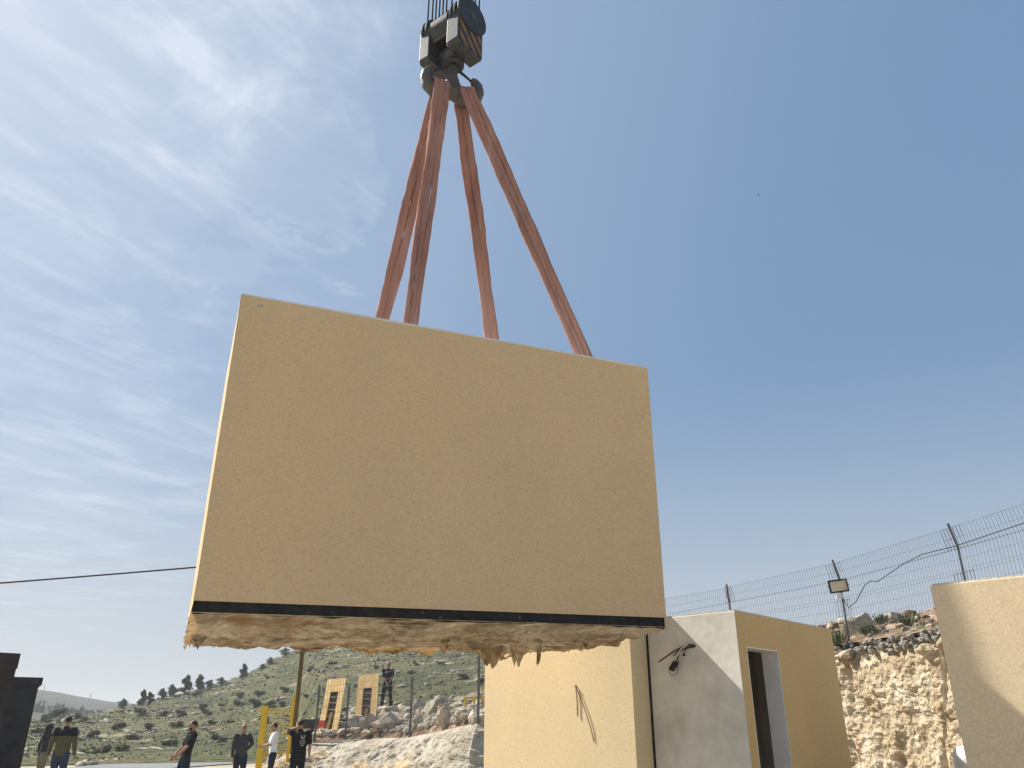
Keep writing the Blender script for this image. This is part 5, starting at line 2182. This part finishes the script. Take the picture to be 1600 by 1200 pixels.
    # --- hair
    if hair:
        hb = MB()
        hb.ball(head + rz @ Vector((0, -0.014, 0.040)), (0.081, 0.098, 0.090), 18, 12, rot=rz)
        hm = fuse(hb, 'hair', M['hair'], root, 0.012, 1)
        bm = bmesh.new()
        bm.from_mesh(hm.data)
        kill = [v for v in bm.verts if (lambda q: (q.y > 0.055 and q.z < 0.075) or q.z < -0.045 or (q.y > 0.0 and q.z < 0.005))(hi @ (v.co - head))]
        bmesh.ops.delete(bm, geom=kill, context='VERTS')
        bm.to_mesh(hm.data)
        bm.free()
    if hood:
        hb = MB()
        hb.ball(head + Vector((0, -0.025, 0.02)), (0.115, 0.125, 0.135), 16, 12)
        limb(hb, [head + Vector((0, -0.05, -0.08)), up(0, -0.02, 1.42)], [0.10, 0.12])
        hm = fuse(hb, 'hood', shirt, root, 0.014, 2)
        bm = bmesh.new()
        bm.from_mesh(hm.data)
        kill = [v for v in bm.verts if (v.co - head).y > 0.055 and abs((v.co - head).x) < 0.07 and (v.co - head).z < 0.10]
        bmesh.ops.delete(bm, geom=kill, context='VERTS')
        bm.to_mesh(hm.data)
        bm.free()
    # --- clothing shells
    sb = MB()
    trunk(sb, 0.016, 0)
    limb(sb, [up(0, 0, 0.86), up(0, 0, 0.98)], [0.172 * build, 0.168 * build], flat=0.68, n=18, side=(1, 0, 0))
    limb(sb, [up(0, 0, 1.43), up(0, 0.0, 1.485)], [0.085, 0.068])
    for s in (-1, 1):
        if sleeve == 'long':
            limb(sb, [shoulders[s], shoulders[s].lerp(elbows[s], 0.5), elbows[s], wrists[s].lerp(elbows[s], 0.06)], [0.078, 0.070, 0.060, 0.044])
        else:
            limb(sb, [shoulders[s], shoulders[s].lerp(elbows[s], 0.78)], [0.078, 0.068])
    so_ = fuse(sb, 'shirt', [shirt, shirt2 or shirt], root, 0.012, 3)
    if shirt2:
        zmid = up(0, 0, 1.30).z
        so_.data.polygons.foreach_set('material_index', [1 if pg.center.z < zmid else 0 for pg in so_.data.polygons])
    tb = MB()
    limb(tb, [Vector((0, 0, 0.84)), up(0, 0, 0.97)], [0.166 * build, 0.160 * build], flat=0.70, n=18, side=(1, 0, 0))
    for s in (-1, 1):
        limb(tb, [hips[s], hips[s].lerp(knees[s], 0.5), knees[s], knees[s].lerp(feet[s], 0.5), feet[s] + Vector((0, 0, 0.02))], [0.107, 0.096, 0.076, 0.072, 0.066])
    fuse(tb, 'trousers', trousers, root, 0.013, 3)
    for s in (-1, 1):
        sh = MB()
        limb(sh, [feet[s] + Vector((0, -0.06, -0.022)), feet[s] + Vector((0, 0.03, -0.02)), feet[s] + Vector((s * 0.01, 0.16, -0.034))], [0.046, 0.048, 0.036])
        fuse(sh, 'shoe', CL['black'], root, 0.012, 1)
    if extra:
        extra(root, head, wrists, up)
    return root


M['lips'] = mat('lips', [(0.26, 0.10, 0.08), (0.30, 0.12, 0.10)], rough=0.5)


def face_to(px_dir):
    """rotation so that the person's local +y looks along a world azimuth in degrees (0 = away from camera, 90 = right)"""
    return -R(px_dir)


def stand(x, D):
    p = at_dist(x, 1190, D)
    return Vector((p.x, p.y, 0))


def x_phone_left(root, head, wr, up):
    mb = MB()
    p = wr[-1] + Vector((0.02, 0.02, 0.08))
    mb.box(p, (0.006, 0, 0), (0, 0.035, 0.01), (0, -0.02, 0.075))
    o = mb.build('phone', M['white_cable'], None)
    o.matrix_world = root.matrix_world
    return o


def held_phone(root, at, half, m, label, group=None):
    """a phone is a thing of its own: top-level, placed where the hand is"""
    bpy.context.view_layer.update()
    mw = root.matrix_world.copy()
    mb = MB()
    mb.box((0, 0, 0), *half)
    o = mb.build('phone', m, bevel=0.004)
    o.location = mw @ Vector(at)
    o.rotation_euler = root.rotation_euler
    o.scale = root.scale
    tag(o, label, 'phone')


def x_print(root, head, wr, up):
    mb = MB()
    for r_, (z, w) in enumerate(((1.36, 0.075), (1.325, 0.06), (1.30, 0.075), (1.25, 0.07), (1.21, 0.075), (1.17, 0.06), (1.13, 0.065))):
        for c in range(-2, 3):
            if (r_ * 3 + c * 5) % 4 == 0:
                continue
            mb.box(up(0.06 + c * w * 0.36, -0.1265, z), (w * 0.14, 0, 0), (0, 0.008, 0), (0, 0, 0.011))
    mb.build('shirt_print', M['print'], root)


def x_badge(root, head, wr, up):
    mb = MB()
    mb.ball(up(0.07, 0.132, 1.36), (0.022, 0.01, 0.022), 8, 6)
    mb.build('chest_badge', CL['white'], root)


def build_people():
    # hooded figure by the dark container
    D = 30.0
    person(stand(64, D), face_to(40), 1.70, 'person in a dark hooded jacket and khaki trousers, one hand raised to the face', dict(rh=(0.13, 0.22, 1.50), re=(0.5, 0.3, -0.6), lh=(-0.33, 0.0, 0.86), lean=0.05, curl=1.0),
           CL['slate'], CL['khaki'], hair=False, sleeve='long', hood=True)
    D = 26.0
    person(stand(93, D), face_to(-12), 1.90, 'person seen from behind in a navy and olive sweater and jeans', dict(rh=(0.30, 0.05, 0.82), lh=(-0.31, 0.03, 0.80), turn=0.5, curl=0.6),
           CL['navy'], CL['denim'], sleeve='long', shirt2=CL['olive'], build=1.06)
    D = 23.5
    person(stand(289, D), face_to(-125), 1.79, 'smiling person in a black polo shirt leaning back, arms hanging loose in front', dict(rh=(0.24, 0.26, 0.86), lh=(-0.22, 0.32, 0.86), lean=-0.17, nod=0.02, turn=-0.15, stride=0.12, curl=0.6, beard=True),
           CL['black'], CL['dark_denim'], sleeve='short')
    D = 26.0
    person(stand(375, D), face_to(150), 1.71, 'bald person in a charcoal zip jacket with one arm bent behind the back', dict(lh=(-0.16, -0.20, 1.03), le=(-1, -0.3, 0.0), rh=(0.26, 0.05, 0.80), turn=-0.25),
           CL['charcoal'], CL['dark_denim'], sleeve='long', hair=False)
    D = 27.6
    w = person(stand(425, D), face_to(-110), 1.74, 'person in a white short sleeved polo shirt holding a phone before the gate', dict(rh=(0.10, 0.36, 1.12), lh=(-0.06, 0.33, 1.10), re=(0.5, -0.8, -0.4), le=(-0.5, -0.8, -0.4), palm={1: (-0.3, 0, 1), -1: (0.3, 0, 1)}, curl=0.8, nod=0.02),
               CL['white'], CL['dark_denim'], sleeve='short', build=1.12)
    held_phone(w, (0.02, 0.41, 1.135), ((0.035, 0, 0), (0, 0.07, 0.02), (0, -0.001, 0.005)), M['black'], 'dark phone in the hands of the man in the white shirt')
    D = 24.3
    b = person(stand(465, D), face_to(-20), 1.82, 'person in a black T-shirt with a pale back print, phone held to the ear', dict(lh=(-0.125, 0.07, 1.55), le=(-0.8, 0.5, -0.6), rh=(0.29, 0.05, 0.86), palm={-1: (1, 0, 0)}, curl=0.9),
               CL['black'], CL['black'], sleeve='short', extra=x_print, build=1.18)
    held_phone(b, (-0.105, 0.075, 1.62), ((0.005, 0, 0), (0, 0.034, 0.008), (0, -0.018, 0.072)), M['white_cable'], 'white phone at the ear of the person in the black T-shirt')
    # on the heap behind the fence
    D = 33.0
    p = at_dist(603, 1109, D)
    bm_ = MB()
    person(Vector((p.x, p.y, p.z)), face_to(170), 1.72, 'person all in black standing on the boulder heap with hands joined in front', dict(rh=(0.04, 0.24, 0.95), lh=(-0.02, 0.25, 0.92), stance=0.19, stride=0.05, re=(0.9, -0.3, -0.2), le=(-0.9, -0.3, -0.2), curl=0.9),
           CL['black'], CL['black'], sleeve='short', extra=x_badge)


build_people()

# rock shelf under the man on the heap
def build_perch():
    r2 = random.Random(3)
    mb = MB().mat(M['stone'])
    p = at_dist(603, 1107, 33.0)
    for dx, dy, dz, s in ((-0.2, 0.1, -0.42, 0.45), (0.35, 0.2, -0.42, 0.42), (0.1, -0.3, -0.5, 0.45), (-0.5, 0.4, -0.6, 0.6), (0.7, 0.5, -0.6, 0.6), (0.1, 0.6, -0.55, 0.6)):
        rock_into(mb, (p.x + dx, p.y + dy, p.z + dz), (s * 1.2, s, s), r2, 3)
    tag(mb.build('heap_shelf'), kind='stuff')


build_perch()


# ------------------------------------------------------------------ far small things
def build_far():
    for x, y0, y1, D, lab in ((70, 1080, 1069, 420, 'thin mast on the far ridge nearest the dark container'), (142, 1093, 1083, 430, 'thin mast on the far ridge above the low dark tree')):
        a, b = at_dist(x, y0 + 2, D), at_dist(x, y1, D)
        mb = MB()
        mb.tube([a - UP * 1, b], [0.14, 0.07], 5)
        for t in (0.55, 0.75, 0.92):
            q = a.lerp(b, t)
            mb.bar(q - Vector((0.7, 0, 0)), q + Vector((0.7, 0, 0)), 0.08)
        tag(mb.build('radio_mast', M['galv_dark']), lab, 'mast')
    c = at_dist(1185, 305, 60)
    mb = MB()
    mb.ball((0, 0, 0), (0.13, 0.05, 0.045), 8, 6)
    for s in (-1, 1):
        mb.add([(0.06, 0, 0.02), (-0.05, 0, 0.02), (-0.06, s * 0.2, 0.09), (0.02, s * 0.22, 0.09), (-0.02, s * 0.40, 0.04)], [(0, 1, 2, 3), (3, 2, 4)])
    mb.add([(-0.12, 0, 0), (-0.22, 0.05, 0), (-0.22, -0.05, 0)], [(0, 1, 2)])
    tag(mb.build('bird', M['black'], loc=c), 'tiny dark bird far off in the blue sky', 'bird').scale = (0.6, 0.6, 0.6)


build_far()


def build_barrier():
    c = hill_at(741, 1108)
    D = math.hypot(c.x, c.y)
    k = D / FPX
    root = empty('yellow_barrier', c, R(8), 'low yellow rail barrier behind the boulder heap by the sunlit module', 'barrier')
    for a in (-13, 0, 13):
        mb = MB()
        mb.bar((a * k, 0, -0.1), (a * k, 0, 16 * k), 0.06)
        mb.build('post', M['yellow'], root)
    mb = MB()
    mb.bar((-15 * k, -0.035, 15 * k), (15 * k, -0.035, 15 * k), 0.06, 0.05)
    mb.build('rail', M['yellow'], root)


build_barrier()


def build_haze():
    mb = MB()
    mb.bx(-3200, 3200, -3200, 3200, -60, 34)
    m = bpy.data.materials.new('dusty_air')
    m.use_nodes = True
    nt = m.node_tree
    nt.nodes.clear()
    out = nt.nodes.new('ShaderNodeOutputMaterial')
    v = nt.nodes.new('ShaderNodeVolumePrincipled')
    v.inputs['Color'].default_value = (0.86, 0.88, 0.90, 1)
    v.inputs['Density'].default_value = 0.0007
    v.inputs['Anisotropy'].default_value = 0.2
    nt.links.new(v.outputs[0], out.inputs['Volume'])
    tag(mb.build('haze', m), kind='stuff')


build_haze()
